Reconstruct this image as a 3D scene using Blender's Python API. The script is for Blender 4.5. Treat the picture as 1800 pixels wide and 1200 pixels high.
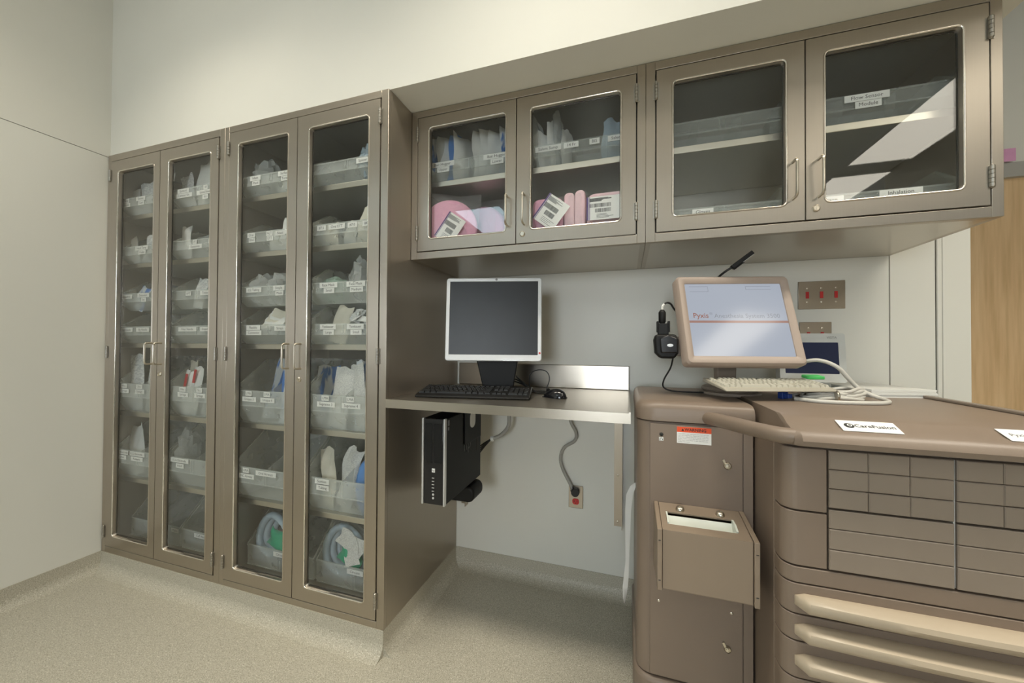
import bpy, math, random
from mathutils import Matrix, Vector
PI = math.pi
for o in list(bpy.data.objects):
    bpy.data.objects.remove(o, do_unlink=True)
S = bpy.context.scene
COL = S.collection
rnd = random.Random(7)

# ------------------------------------------------------------------ camera
CAM = Vector((2.7527, -1.2474, 1.2385))
YAW, PITCH, ROLL, FPX = math.radians(17.513), math.radians(0.637), math.radians(0.363), 642.24
fw = Vector((-math.sin(YAW)*math.cos(PITCH), math.cos(YAW)*math.cos(PITCH), math.sin(PITCH)))
rt = Vector((math.cos(YAW), math.sin(YAW), 0)); up = rt.cross(fw)
r2 = rt*math.cos(ROLL)+up*math.sin(ROLL); u2 = -rt*math.sin(ROLL)+up*math.cos(ROLL)
cd = bpy.data.cameras.new('camera'); cd.sensor_width = 36; cd.lens = FPX/1800*36
cd.clip_start = 0.02; cd.clip_end = 60
cam = bpy.data.objects.new('camera', cd); COL.objects.link(cam)
cam.matrix_world = Matrix(((r2.x, u2.x, -fw.x, CAM.x), (r2.y, u2.y, -fw.y, CAM.y), (r2.z, u2.z, -fw.z, CAM.z), (0, 0, 0, 1)))
S.camera = cam
# ------------------------------------------------------------------ world and exposure
W = bpy.data.worlds.new('world'); S.world = W; W.use_nodes = True
W.node_tree.nodes['Background'].inputs[0].default_value = (0.75, 0.85, 1.0, 1)
W.node_tree.nodes['Background'].inputs[1].default_value = 0.3
vs = S.view_settings
vs.view_transform = 'Standard'; vs.look = 'None'; vs.gamma = 1; vs.use_curve_mapping = False
vs.exposure = 0.19
try:
    S.cycles.transparent_max_bounces = 20; S.cycles.max_bounces = 8
except Exception:
    pass
# strengths of the room's lamps and of its window
L_NEAR, L_SIDE, L_FAR, L_WIN = 1.8, 6.0, 5.0, 14.0
P_NEAR = 15.0         # watts of each louvred lamp before the cabinets, two of them added
WARM = (1.0, 0.925, 0.785); COOL = (0.88, 0.95, 1.0)

# ------------------------------------------------------------------ main measures (metres)
DT = 0.651            # back wall plane
HT, ZB = 2.276, 0.10  # top and bottom of the tall cabinets
YU = 0.166            # front of the hanging cabinets
ZU = 1.617            # their underside
XR, XM, XJ, XE = 1.83, 0.908, 2.815, 3.779
CEIL = 3.25
ROOM_X1, ROOM_Y0 = 7.0, -5.6

# ------------------------------------------------------------------ materials
def nodes(name):
    m = bpy.data.materials.new(name); m.use_nodes = True
    nt = m.node_tree
    return m, nt, nt.nodes, nt.links, nt.nodes['Principled BSDF']
def tex_noise(nt, scale, stretch=(1, 1, 1), detail=3):
    tc = nt.nodes.new('ShaderNodeTexCoord'); mp = nt.nodes.new('ShaderNodeMapping')
    mp.inputs['Scale'].default_value = stretch
    nz = nt.nodes.new('ShaderNodeTexNoise'); nz.inputs['Scale'].default_value = scale; nz.inputs['Detail'].default_value = detail
    nt.links.new(tc.outputs['Object'], mp.inputs[0]); nt.links.new(mp.outputs[0], nz.inputs['Vector'])
    return nz
def ramp(nt, src, stops):
    r = nt.nodes.new('ShaderNodeValToRGB')
    while len(r.color_ramp.elements) < len(stops): r.color_ramp.elements.new(0.5)
    for e, (p, c) in zip(r.color_ramp.elements, stops):
        e.position = p; e.color = (*c, 1)
    nt.links.new(src, r.inputs[0]); return r
def mat(name, col, rough=0.5, metal=0.0, var=0.06, scale=18, stretch=(1, 1, 1), bump=0.0, bscale=None, coat=0, spec=None):
    m, nt, N, L, b = nodes(name)
    nz = tex_noise(nt, scale, stretch)
    lo = tuple(max(0, c*(1-var)) for c in col); hi = tuple(min(1, c*(1+var)) for c in col)
    r = ramp(nt, nz.outputs['Fac'], [(0.3, lo), (0.7, hi)])
    L.new(r.outputs[0], b.inputs['Base Color'])
    b.inputs['Roughness'].default_value = rough; b.inputs['Metallic'].default_value = metal
    if coat: b.inputs['Coat Weight'].default_value = coat
    if spec is not None: b.inputs['Specular IOR Level'].default_value = spec
    if bump:
        n2 = tex_noise(nt, bscale or scale, stretch)
        bp = nt.nodes.new('ShaderNodeBump'); bp.inputs['Strength'].default_value = bump; bp.inputs['Distance'].default_value = 0.002
        L.new(n2.outputs['Fac'], bp.inputs['Height']); L.new(bp.outputs[0], b.inputs['Normal'])
    return m
def steel(name, stretch, col=(0.60, 0.565, 0.51), rough=0.33, axis=None, aniso=0.75):
    m, nt, N, L, b = nodes(name)
    nz = tex_noise(nt, 420, stretch, 2)
    r = ramp(nt, nz.outputs['Fac'], [(0.25, tuple(c*0.98 for c in col)), (0.75, tuple(min(1, c*1.015) for c in col))])
    L.new(r.outputs[0], b.inputs['Base Color']); b.inputs['Metallic'].default_value = 1.0
    rr = nt.nodes.new('ShaderNodeMapRange'); rr.inputs[3].default_value = rough-0.006; rr.inputs[4].default_value = rough+0.006
    L.new(nz.outputs['Fac'], rr.inputs[0]); L.new(rr.outputs[0], b.inputs['Roughness'])
    if axis:        # brushed grain: highlights smear across it
        tg = nt.nodes.new('ShaderNodeTangent'); tg.direction_type = 'RADIAL'; tg.axis = axis
        L.new(tg.outputs[0], b.inputs['Tangent']); b.inputs['Anisotropic'].default_value = aniso
    return m
def film(name, col, fac, rough=0.15, tint=(1, 1, 1), bump=0.0, bscale=40):
    """thin clear or frosted plastic and glass: part see-through, part surface"""
    m, nt, N, L, b = nodes(name)
    nz = tex_noise(nt, 25)
    r = ramp(nt, nz.outputs['Fac'], [(0.3, tuple(c*0.94 for c in col)), (0.7, col)])
    L.new(r.outputs[0], b.inputs['Base Color']); b.inputs['Roughness'].default_value = rough
    if bump:
        n2 = tex_noise(nt, bscale); bp = nt.nodes.new('ShaderNodeBump'); bp.inputs['Strength'].default_value = bump; bp.inputs['Distance'].default_value = 0.01
        L.new(n2.outputs['Fac'], bp.inputs['Height']); L.new(bp.outputs[0], b.inputs['Normal'])
    tr = nt.nodes.new('ShaderNodeBsdfTransparent'); tr.inputs[0].default_value = (*tint, 1)
    mx = nt.nodes.new('ShaderNodeMixShader'); mx.inputs[0].default_value = fac
    L.new(tr.outputs[0], mx.inputs[1]); L.new(b.outputs[0], mx.inputs[2])
    L.new(mx.outputs[0], nt.nodes['Material Output'].inputs[0])
    return m
def glass(name, tint):
    m, nt, N, L, b = nodes(name)
    N.remove(b)
    tr = N.new('ShaderNodeBsdfTransparent')
    nz = tex_noise(nt, 3)
    r = ramp(nt, nz.outputs['Fac'], [(0.3, tuple(c*0.99 for c in tint)), (0.7, tint)])
    L.new(r.outputs[0], tr.inputs[0])
    gl = N.new('ShaderNodeBsdfGlossy'); gl.inputs['Roughness'].default_value = 0.015
    fr = N.new('ShaderNodeFresnel'); ge = N.new('ShaderNodeNewGeometry'); mr = N.new('ShaderNodeMapRange')
    mr.inputs[3].default_value = 1.5; mr.inputs[4].default_value = 1/1.5      # same outer reflection on both faces of the pane
    L.new(ge.outputs['Backfacing'], mr.inputs[0]); L.new(mr.outputs[0], fr.inputs[0])
    mx = N.new('ShaderNodeMixShader'); L.new(fr.outputs[0], mx.inputs[0]); L.new(tr.outputs[0], mx.inputs[1]); L.new(gl.outputs[0], mx.inputs[2])
    L.new(mx.outputs[0], N['Material Output'].inputs[0])
    return m
def emit(name, col, strength, gloss=False):
    m, nt, N, L, b = nodes(name)
    nz = tex_noise(nt, 2)
    r = ramp(nt, nz.outputs['Fac'], [(0.3, tuple(c*0.97 for c in col)), (0.7, col)])
    L.new(r.outputs[0], b.inputs['Emission Color']); b.inputs['Emission Strength'].default_value = strength
    b.inputs['Base Color'].default_value = (0.02, 0.02, 0.02, 1) if gloss else (0.8, 0.8, 0.8, 1)
    b.inputs['Roughness'].default_value = 0.12 if gloss else 0.6
    return m
def printed(name, paper, ink, sx=60, sz=110, amount=0.56):
    """paper with small rows of ink marks"""
    m, nt, N, L, b = nodes(name)
    tc = N.new('ShaderNodeTexCoord'); mp = N.new('ShaderNodeMapping'); mp.inputs['Scale'].default_value = (sx, sx, sz)
    L.new(tc.outputs['Object'], mp.inputs[0])
    wv = N.new('ShaderNodeTexWave'); wv.wave_type = 'BANDS'; wv.bands_direction = 'Z'; wv.inputs['Scale'].default_value = 0.8
    L.new(mp.outputs[0], wv.inputs['Vector'])
    nz = N.new('ShaderNodeTexNoise'); nz.inputs['Scale'].default_value = 1.3; nz.inputs['Detail'].default_value = 1
    L.new(mp.outputs[0], nz.inputs['Vector'])
    mu = N.new('ShaderNodeMath'); mu.operation = 'MULTIPLY'; L.new(wv.outputs['Fac'], mu.inputs[0]); L.new(nz.outputs['Fac'], mu.inputs[1])
    r = ramp(nt, mu.outputs[0], [(amount-0.12, paper), (amount-0.06, ink)])
    L.new(r.outputs[0], b.inputs['Base Color']); b.inputs['Roughness'].default_value = 0.5
    return m
def floor_mat():
    m, nt, N, L, b = nodes('speckled_vinyl')
    n1 = tex_noise(nt, 260, detail=2); n2 = tex_noise(nt, 520, detail=1); n3 = tex_noise(nt, 1.2)
    r1 = ramp(nt, n1.outputs['Fac'], [(0.36, (0.36, 0.335, 0.27)), (0.46, (0.475, 0.445, 0.36)), (0.60, (0.505, 0.475, 0.39)), (0.70, (0.72, 0.69, 0.60))])
    r2 = ramp(nt, n2.outputs['Fac'], [(0.34, (0.62, 0.60, 0.56)), (0.42, (1, 1, 1))])
    mx = N.new('ShaderNodeMix'); mx.data_type = 'RGBA'; mx.blend_type = 'MULTIPLY'; mx.inputs[0].default_value = 1
    L.new(r1.outputs[0], mx.inputs[6]); L.new(r2.outputs[0], mx.inputs[7])
    L.new(mx.outputs[2], b.inputs['Base Color'])
    rr = N.new('ShaderNodeMapRange'); rr.inputs[3].default_value = 0.42; rr.inputs[4].default_value = 0.52
    L.new(n3.outputs['Fac'], rr.inputs[0]); L.new(rr.outputs[0], b.inputs['Roughness'])
    return m
def wood_mat():
    m, nt, N, L, b = nodes('maple_veneer')
    nz = tex_noise(nt, 9, (6, 6, 0.35), 8)
    r = ramp(nt, nz.outputs['Fac'], [(0.25, (0.57, 0.385, 0.20)), (0.5, (0.68, 0.475, 0.265)), (0.75, (0.75, 0.545, 0.325))])
    L.new(r.outputs[0], b.inputs['Base Color']); b.inputs['Roughness'].default_value = 0.4
    return m
M = {}
M['wall'] = mat('white_wall_paint', (0.73, 0.72, 0.655), 0.55, var=0.012, scale=3, bump=0.03, bscale=150)
M['panel'] = mat('white_wall_panel', (0.74, 0.735, 0.675), 0.38, var=0.012, scale=2)
M['farwall'] = mat('far_wall_paint', (0.30, 0.285, 0.24), 0.6, var=0.03, scale=2)
M['ceil'] = mat('ceiling_white', (0.78, 0.78, 0.74), 0.8, var=0.02)
M['joint'] = mat('joint_shadow_grey', (0.22, 0.21, 0.19), 0.8)
M['floor'] = floor_mat()
M['wood'] = wood_mat()
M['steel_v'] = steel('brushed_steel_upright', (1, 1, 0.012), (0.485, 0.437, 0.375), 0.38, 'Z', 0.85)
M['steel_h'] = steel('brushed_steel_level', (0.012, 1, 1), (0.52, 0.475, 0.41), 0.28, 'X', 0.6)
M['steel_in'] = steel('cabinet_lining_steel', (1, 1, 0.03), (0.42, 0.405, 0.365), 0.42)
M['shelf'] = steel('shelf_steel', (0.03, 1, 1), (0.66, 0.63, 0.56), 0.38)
M['lip'] = mat('polished_steel_lip', (0.84, 0.80, 0.73), 0.16, 1.0, var=0.02)
M['hinge'] = mat('hinge_steel', (0.42, 0.40, 0.36), 0.35, 1.0)
M['dark_steel'] = mat('shadow_gap_steel', (0.05, 0.047, 0.042), 0.6, 0.6)
M['nickel'] = mat('satin_nickel', (0.63, 0.585, 0.50), 0.28, 1.0, var=0.03)
M['glass'] = glass('door_glass', (0.965, 0.972, 0.966))
M['bin'] = film('frosted_bin_plastic', (0.86, 0.89, 0.87), 0.28, 0.30, (0.985, 0.99, 0.985))
M['clearbin'] = film('clear_bin_plastic', (0.85, 0.89, 0.87), 0.14, 0.14, (0.985, 0.99, 0.985))
M['bag'] = film('crinkled_clear_bag', (0.82, 0.86, 0.86), 0.34, 0.12, bump=1.0, bscale=45)
M['bag_green'] = film('crinkled_green_bag', (0.42, 0.60, 0.50), 0.45, 0.2, bump=0.8, bscale=40)
M['wrap'] = film('shrink_wrap', (0.9, 0.9, 0.92), 0.10, 0.06, bump=1.0, bscale=30)
M['paper'] = mat('white_pouch_paper', (0.78, 0.79, 0.77), 0.5, var=0.05, scale=20, bump=0.3, bscale=60)
M['cream'] = mat('cream_pouch_paper', (0.70, 0.67, 0.57), 0.55, var=0.08, scale=16, bump=0.3, bscale=60)
M['print'] = printed('printed_pouch_paper', (0.80, 0.81, 0.80), (0.12, 0.14, 0.20), 60, 110)
M['printfine'] = printed('fine_printed_paper', (0.80, 0.80, 0.77), (0.25, 0.25, 0.27), 160, 260)
def blotchy(name, c0, c1, scale, stretch, lo, hi, rough=0.4):
    m, nt, N, L, b = nodes(name)
    nz = tex_noise(nt, scale, stretch, 2); r = ramp(nt, nz.outputs['Fac'], [(lo, c0), (hi, c1)])
    L.new(r.outputs[0], b.inputs['Base Color']); b.inputs['Roughness'].default_value = rough
    return m
M['bluep'] = blotchy('blue_printed_pouch', (0.74, 0.79, 0.84), (0.06, 0.20, 0.58), 26, (1, 1, 0.35), 0.50, 0.56)
M['blue'] = mat('blue_wrap', (0.08, 0.25, 0.62), 0.45)
M['skyblue'] = film('pale_blue_film', (0.55, 0.68, 0.78), 0.72, 0.2, bump=0.6, bscale=30)
M['tube'] = mat('pale_blue_corrugated_tube', (0.50, 0.62, 0.72), 0.35)
M['green'] = mat('green_bag_rubber', (0.03, 0.42, 0.24), 0.4)
M['red'] = mat('red_plastic', (0.55, 0.03, 0.03), 0.4)
M['pink'] = mat('pink_foam', (0.80, 0.40, 0.56), 0.85, var=0.05, scale=60, bump=0.2, bscale=250)
M['palepink'] = mat('pale_pink_foam', (0.86, 0.60, 0.66), 0.85, var=0.05, scale=60, bump=0.2, bscale=250)
M['label'] = mat('label_white', (0.84, 0.84, 0.82), 0.5, var=0.01)
M['ink'] = mat('black_ink', (0.02, 0.02, 0.022), 0.6)
M['greyink'] = mat('grey_ink', (0.22, 0.22, 0.23), 0.6)
M['purple'] = mat('purple_ink', (0.10, 0.05, 0.20), 0.5)
M['black'] = mat('black_plastic', (0.007, 0.007, 0.007), 0.5, var=0.15, bump=0.1, bscale=400, spec=0.3)
M['blackgloss'] = mat('glossy_black_plastic', (0.010, 0.010, 0.012), 0.15)
M['keyblack'] = mat('black_key', (0.012, 0.012, 0.012), 0.5, spec=0.35)
M['rubber'] = mat('black_cable_rubber', (0.012, 0.012, 0.012), 0.5)
M['silver'] = mat('silver_plastic', (0.62, 0.63, 0.63), 0.35, 0.3, var=0.02)
M['monsilver'] = mat('pale_silver_bezel', (0.66, 0.68, 0.70), 0.38, 0.05, var=0.02)
M['lcd'] = mat('dark_lcd', (0.010, 0.012, 0.015), 0.38, var=0.1)
M['taupe'] = mat('taupe_moulded_plastic', (0.215, 0.164, 0.126), 0.40, var=0.03, scale=6, bump=0.12, bscale=700)
M['taupe2'] = mat('taupe_drawer_enamel', (0.250, 0.205, 0.165), 0.42, var=0.03, scale=6, bump=0.06, bscale=500)
M['taupe_box'] = mat('tan_painted_sheet', (0.262, 0.203, 0.150), 0.42, var=0.03, scale=6)
M['taupe_mon'] = mat('pinkish_taupe_housing', (0.40, 0.32, 0.27), 0.42, var=0.02, scale=6, bump=0.1, bscale=600)
M['gap'] = mat('drawer_gap_dark', (0.035, 0.03, 0.025), 0.7)
M['handle'] = mat('cream_drawer_handle', (0.47, 0.395, 0.30), 0.32, var=0.03, scale=8)
M['beige'] = mat('beige_keyboard', (0.40, 0.375, 0.31), 0.5, var=0.03)
M['beigekey'] = mat('ivory_key', (0.55, 0.53, 0.45), 0.5, var=0.03)
M['greenglow'] = mat('green_sticker', (0.10, 0.62, 0.16), 0.5)  # the sticker's own even green
M['cable_w'] = mat('grey_white_cable', (0.58, 0.565, 0.52), 0.45, var=0.04)
M['cable_g'] = mat('grey_cable_sleeve', (0.36, 0.35, 0.315), 0.5, var=0.06)
M['bluecap'] = mat('blue_plug', (0.02, 0.06, 0.28), 0.4)
M['vista'] = mat('light_grey_casing', (0.62, 0.635, 0.61), 0.45, var=0.02)
M['vistascreen'] = emit('navy_screen', (0.012, 0.018, 0.05), 0.55, True)
M['screen'] = emit('lit_screen', (0.52, 0.57, 0.67), 0.62, True)
M['screenline'] = emit('screen_red_line', (0.40, 0.22, 0.18), 0.7, True)
M['screengrey'] = emit('screen_grey_text', (0.30, 0.32, 0.36), 0.7, True)
M['screenred'] = emit('screen_red_text', (0.42, 0.17, 0.12), 0.6, True)
M['orange'] = mat('warning_orange', (0.80, 0.09, 0.02), 0.5)
M['plate'] = steel('wall_plate_steel', (1, 1, 0.05), (0.44, 0.39, 0.32), 0.36)
M['white'] = mat('white_plastic', (0.80, 0.80, 0.77), 0.4, var=0.02)
M['linerw'] = mat('pale_liner_plastic', (0.66, 0.69, 0.63), 0.4, var=0.02)
M['sheet'] = mat('paper_sheets', (0.74, 0.745, 0.71), 0.6, var=0.05, scale=150, stretch=(0.02, 0.02, 4))
M['pinknote'] = mat('pink_note_paper', (0.72, 0.36, 0.58), 0.6)  # a pink reflection put into colour
M['trimgrey'] = mat('grey_frame_paint', (0.40, 0.39, 0.36), 0.45, var=0.02)
M['frame_white'] = mat('window_frame_white', (0.75, 0.75, 0.73), 0.4)
M['lamp_near'] = emit('lamp_diffuser_near', WARM, L_NEAR)
M['lamp_side'] = emit('lamp_diffuser_side', WARM, L_SIDE)
M['lamp_far'] = emit('lamp_diffuser_far', (0.66, 0.88, 1.0), L_FAR)
M['daylight'] = emit('daylit_window_pane', COOL, L_WIN)

# ------------------------------------------------------------------ mesh helpers
class MB:
    def __init__(s): s.v = []; s.f = []
    def add(s, vs, fs, Mx=None):
        b = len(s.v)
        s.v += [tuple(Mx @ Vector(p)) for p in vs] if Mx is not None else [tuple(p) for p in vs]
        s.f += [tuple(i+b for i in f) for f in fs]; return s
    def box(s, x0, x1, y0, y1, z0, z1, Mx=None):
        return s.add([(x0, y0, z0), (x1, y0, z0), (x1, y1, z0), (x0, y1, z0), (x0, y0, z1), (x1, y0, z1), (x1, y1, z1), (x0, y1, z1)],
                     [(3, 2, 1, 0), (4, 5, 6, 7), (0, 1, 5, 4), (1, 2, 6, 5), (2, 3, 7, 6), (3, 0, 4, 7)], Mx)
    def prism(s, poly, axis, a, b, Mx=None):
        """poly of 2-D points; axis 'x': (y,z), 'y': (x,z), 'z': (x,y)"""
        n = len(poly)
        put = {'x': lambda p, t: (t, p[0], p[1]), 'y': lambda p, t: (p[0], t, p[1]), 'z': lambda p, t: (p[0], p[1], t)}[axis]
        ar = sum(poly[i][0]*poly[(i+1) % n][1]-poly[(i+1) % n][0]*poly[i][1] for i in range(n))
        if (ar < 0) != (axis == 'y'): poly = poly[::-1]
        vs = [put(p, a) for p in poly]+[put(p, b) for p in poly]
        fs = [tuple(range(n-1, -1, -1)), tuple(range(n, 2*n))]+[(i, (i+1) % n, n+(i+1) % n, n+i) for i in range(n)]
        return s.add(vs, fs, Mx)
    def tube(s, path, r, n=8, Mx=None, closed=False, sec=None):
        P = [Vector(p) for p in path]; m = len(P); rs = r if isinstance(r, (list, tuple)) else [r]*m
        T = []
        for i in range(m):
            a = P[(i-1) % m] if (i or closed) else P[0]; c = P[(i+1) % m] if (i < m-1 or closed) else P[-1]
            d = (c-a); T.append(d.normalized() if d.length > 1e-9 else Vector((0, 0, 1)))
        ref = Vector((0, 0, 1)) if abs(T[0].z) < 0.9 else Vector((1, 0, 0))
        u = T[0].cross(ref).normalized(); vs = []; fs = []
        for i in range(m):
            u = (u-T[i]*u.dot(T[i])); u = u.normalized() if u.length > 1e-6 else T[i].orthogonal().normalized()
            w = T[i].cross(u)
            for k in range(n):
                a = 2*PI*k/n; ca, sa = math.cos(a), math.sin(a)
                if sec: ca *= sec[0]; sa *= sec[1]
                vs.append(P[i]+(u*ca+w*sa)*rs[i])
        for i in range(m if closed else m-1):
            j = (i+1) % m
            for k in range(n): fs.append((i*n+k, i*n+(k+1) % n, j*n+(k+1) % n, j*n+k))
        if not closed: fs += [tuple(range(n-1, -1, -1)), tuple((m-1)*n+k for k in range(n))]
        return s.add([tuple(p) for p in vs], fs, Mx)
    def lathe(s, prof, n=20, Mx=None):
        """prof of (radius, height) about local z"""
        vs = []; fs = []; m = len(prof)
        for (r, h) in prof:
            for k in range(n): vs.append((max(r, 1e-5)*math.cos(2*PI*k/n), max(r, 1e-5)*math.sin(2*PI*k/n), h))
        for i in range(m-1):
            for k in range(n): fs.append((i*n+k, i*n+(k+1) % n, (i+1)*n+(k+1) % n, (i+1)*n+k))
        fs += [tuple(range(n-1, -1, -1)), tuple((m-1)*n+k for k in range(n))]
        return s.add(vs, fs, Mx)
    def ring(s, out, inn, depths, Mx=None):
        """loops of equal length in (x,z); depths: list of (loop, y) run as a skin"""
        pass
    def skin(s, loops, close_ring=True, Mx=None):
        n = len(loops[0]); vs = [p for l in loops for p in l]; fs = []
        m = len(loops)
        for i in range(m if close_ring else m-1):
            j = (i+1) % m
            for k in range(n): fs.append((i*n+k, i*n+(k+1) % n, j*n+(k+1) % n, j*n+k))
        return s.add(vs, fs, Mx)
    def mesh(s, name, center=None):
        me = bpy.data.meshes.new(name)
        c = Vector((0, 0, 0))
        if center is None:
            xs, ys, zs = zip(*s.v)
            c = Vector(((min(xs)+max(xs))/2, (min(ys)+max(ys))/2, (min(zs)+max(zs))/2))
        else: c = Vector(center)
        me.from_pydata([(x-c.x, y-c.y, z-c.z) for x, y, z in s.v], [], s.f)
        me.validate(); me.update()
        return me, c
def smooth(me, ang=35):
    me.polygons.foreach_set('use_smooth', [True]*len(me.polygons))
    try: me.set_sharp_from_angle(angle=math.radians(ang))
    except Exception: pass
CEN = {}
def tag(o, label=None, cat=None, group=None, kind=None):
    if label: o['label'] = label
    if cat: o['category'] = cat
    if group: o['group'] = group
    if kind: o['kind'] = kind
    return o
def put(name, mb, m, parent=None, bevel=0, seg=2, label=None, ang=35, kind=None, center=None):
    """mesh object; coordinates are in the frame of its top-level thing (world for structure)"""
    me, c = mb.mesh(name, center); smooth(me, ang)
    me.materials.append(m if not isinstance(m, str) else M[m])
    o = bpy.data.objects.new(name, me); COL.objects.link(o)
    if parent is not None:
        o.parent = parent; o.location = c-CEN[parent.name]
    else: o.location = c
    CEN[o.name] = c
    if bevel:
        b = o.modifiers.new('bevel', 'BEVEL'); b.width = bevel; b.segments = seg; b.limit_method = 'ANGLE'; b.angle_limit = math.radians(40)
        b.harden_normals = False
    if label: o['label'] = label
    if kind: o['kind'] = kind
    return o
def share(name, me, c, parent, rot=None, label=None):
    o = bpy.data.objects.new(name, me); COL.objects.link(o); o.parent = parent
    o.location = Vector(c)-CEN[parent.name]; CEN[o.name] = Vector(c)
    if rot: o.rotation_euler = rot
    if label: o['label'] = label
    return o
def thing(name, label, cat, loc, rotz=0, group=None, world=True):
    """an Empty at the base; parts given in world coordinates (world=True) or in its own frame"""
    o = bpy.data.objects.new(name, None); COL.objects.link(o); o.empty_display_size = 0.05
    o.location = loc; o.rotation_euler = (0, 0, rotz)
    tag(o, label, cat, group)
    CEN[o.name] = Vector(loc) if world else Vector((0, 0, 0))
    return o
def struct(name, mb, m, bevel=0, parent=None):
    o = put(name, mb, m, parent, bevel)
    if parent is None: o['kind'] = 'structure'
    return o
TXT = {}
def text_mesh(s, size, m, align='CENTER', bold=0.0):
    key = (s, size, m, align, bold)
    if key in TXT: return TXT[key]
    cu = bpy.data.curves.new('text', 'FONT'); cu.body = s; cu.size = size; cu.align_x = align; cu.align_y = 'CENTER'
    cu.resolution_u = 3; cu.offset = bold
    ob = bpy.data.objects.new('text_tmp', cu); COL.objects.link(ob)
    dg = bpy.context.evaluated_depsgraph_get()
    me = bpy.data.meshes.new_from_object(ob.evaluated_get(dg))
    bpy.data.objects.remove(ob); bpy.data.curves.remove(cu)
    me.materials.clear(); me.materials.append(M[m]); TXT[key] = me
    return me
TEXTJOBS = []
def text(s, size, m, c, parent, rot=(PI/2, 0, 0), align='CENTER', name='text', bold=0.0):
    TEXTJOBS.append((s, size, m, Vector(c), parent, rot, align, name, bold))
def flush_text():
    tmp = {}
    for (s, size, m, c, p, rot, al, nm, bo) in TEXTJOBS:
        k = (s, size, m, al, bo)
        if k in tmp: continue
        cu = bpy.data.curves.new('text', 'FONT'); cu.body = s; cu.size = size; cu.align_x = al; cu.align_y = 'CENTER'; cu.resolution_u = 2; cu.offset = bo
        ob = bpy.data.objects.new('text_tmp', cu); COL.objects.link(ob); tmp[k] = ob
    dg = bpy.context.evaluated_depsgraph_get()
    for k, ob in tmp.items():
        me = bpy.data.meshes.new_from_object(ob.evaluated_get(dg)); me.name = 'text'
        me.materials.clear(); me.materials.append(M[k[2]]); TXT[k] = me
    for ob in tmp.values():
        cu = ob.data; bpy.data.objects.remove(ob); bpy.data.curves.remove(cu)
    for (s, size, m, c, p, rot, al, nm, bo) in TEXTJOBS:
        share(nm, TXT[(s, size, m, al, bo)], c, p, rot)
def rrect(x0, x1, z0, z1, r, n=5):
    """rounded rectangle loop as (x,z) points, anticlockwise from bottom left"""
    pts = []
    for (cx, cz, a0) in ((x0+r, z0+r, PI), (x1-r, z0+r, 1.5*PI), (x1-r, z1-r, 0), (x0+r, z1-r, 0.5*PI)):
        for k in range(n): a = a0+0.5*PI*k/(n-1); pts.append((cx+r*math.cos(a), cz+r*math.sin(a)))
    return pts
def R(ax, deg): return Matrix.Rotation(math.radians(deg), 4, ax)
def Tr(x, y, z): return Matrix.Translation((x, y, z))
def arc_path(pts, r, n=5):
    """polyline with rounded corners"""
    P = [Vector(p) for p in pts]; out = [P[0]]
    for i in range(1, len(P)-1):
        a = (P[i-1]-P[i]); b = (P[i+1]-P[i]); d = min(r, a.length*0.49, b.length*0.49)
        p0 = P[i]+a.normalized()*d; p1 = P[i]+b.normalized()*d
        for k in range(n+1):
            t = k/n; out.append(p0*(1-t)**2+P[i]*2*t*(1-t)+p1*t*t)
    out.append(P[-1]); return [tuple(p) for p in out]
def spline(pts, n=8):
    P = [Vector(p) for p in pts]; P = [P[0]*2-P[1]]+P+[P[-1]*2-P[-2]]; out = []
    for i in range(1, len(P)-2):
        a, b, c, d = P[i-1:i+3]
        for k in range(n):
            t = k/n
            out.append(0.5*((2*b)+(c-a)*t+(2*a-5*b+4*c-d)*t*t+(3*b-a-3*c+d)*t**3))
    out.append(P[-2]); return [tuple(p) for p in out]

# ================================================================== THE ROOM
struct('floor', MB().box(-0.1, ROOM_X1+0.1, ROOM_Y0-0.1, 2.1, -0.06, 0), 'floor')
struct('ceiling', MB().box(-0.1, ROOM_X1+0.1, ROOM_Y0-0.1, 2.1, CEIL, CEIL+0.06), 'ceil')
# left wall: lower panel and upper panel with the open joint between them
wl = struct('wall_left', MB().box(-0.1, -0.006, ROOM_Y0, 0.75, 0, CEIL), 'joint')
put('wall_panel', MB().box(-0.006, 0, ROOM_Y0, 0.70, 0.10, 2.268), 'panel', wl)
put('wall_panel', MB().box(-0.006, 0, ROOM_Y0, 0.70, 2.2715, CEIL), 'wall', wl)
# back wall of the niche, soffit above the cabinets
wb = struct('wall_back', MB().box(-0.1, 4.025, DT+0.004, DT+0.12, 0, CEIL), 'joint')
put('wall_panel', MB().box(1.80, XE, DT, DT+0.004, 0.0, CEIL), 'panel', wb)
put('wall_panel', MB().box(XE+0.004, 3.925, DT, DT+0.004, 0.0, CEIL), 'panel', wb)
put('casing_bead', MB().box(3.928, 3.944, DT-0.006, DT+0.004, 0.0, CEIL), 'panel', wb, bevel=0.003)
put('casing', MB().box(3.947, 4.032, DT-0.002, DT+0.125, 0.0, CEIL), 'panel', wb, bevel=0.002)
struct('wall_soffit', MB().box(0.0, XE+0.10, 0.010, DT, HT+0.002, CEIL), 'wall')
struct('wall_header', MB().box(4.032, ROOM_X1, DT-0.05, DT+0.12, 2.95, CEIL), 'wall')
struct('wall_return', MB().box(3.85, 4.02, DT+0.125, 1.30, 0, CEIL), 'wall')
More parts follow.
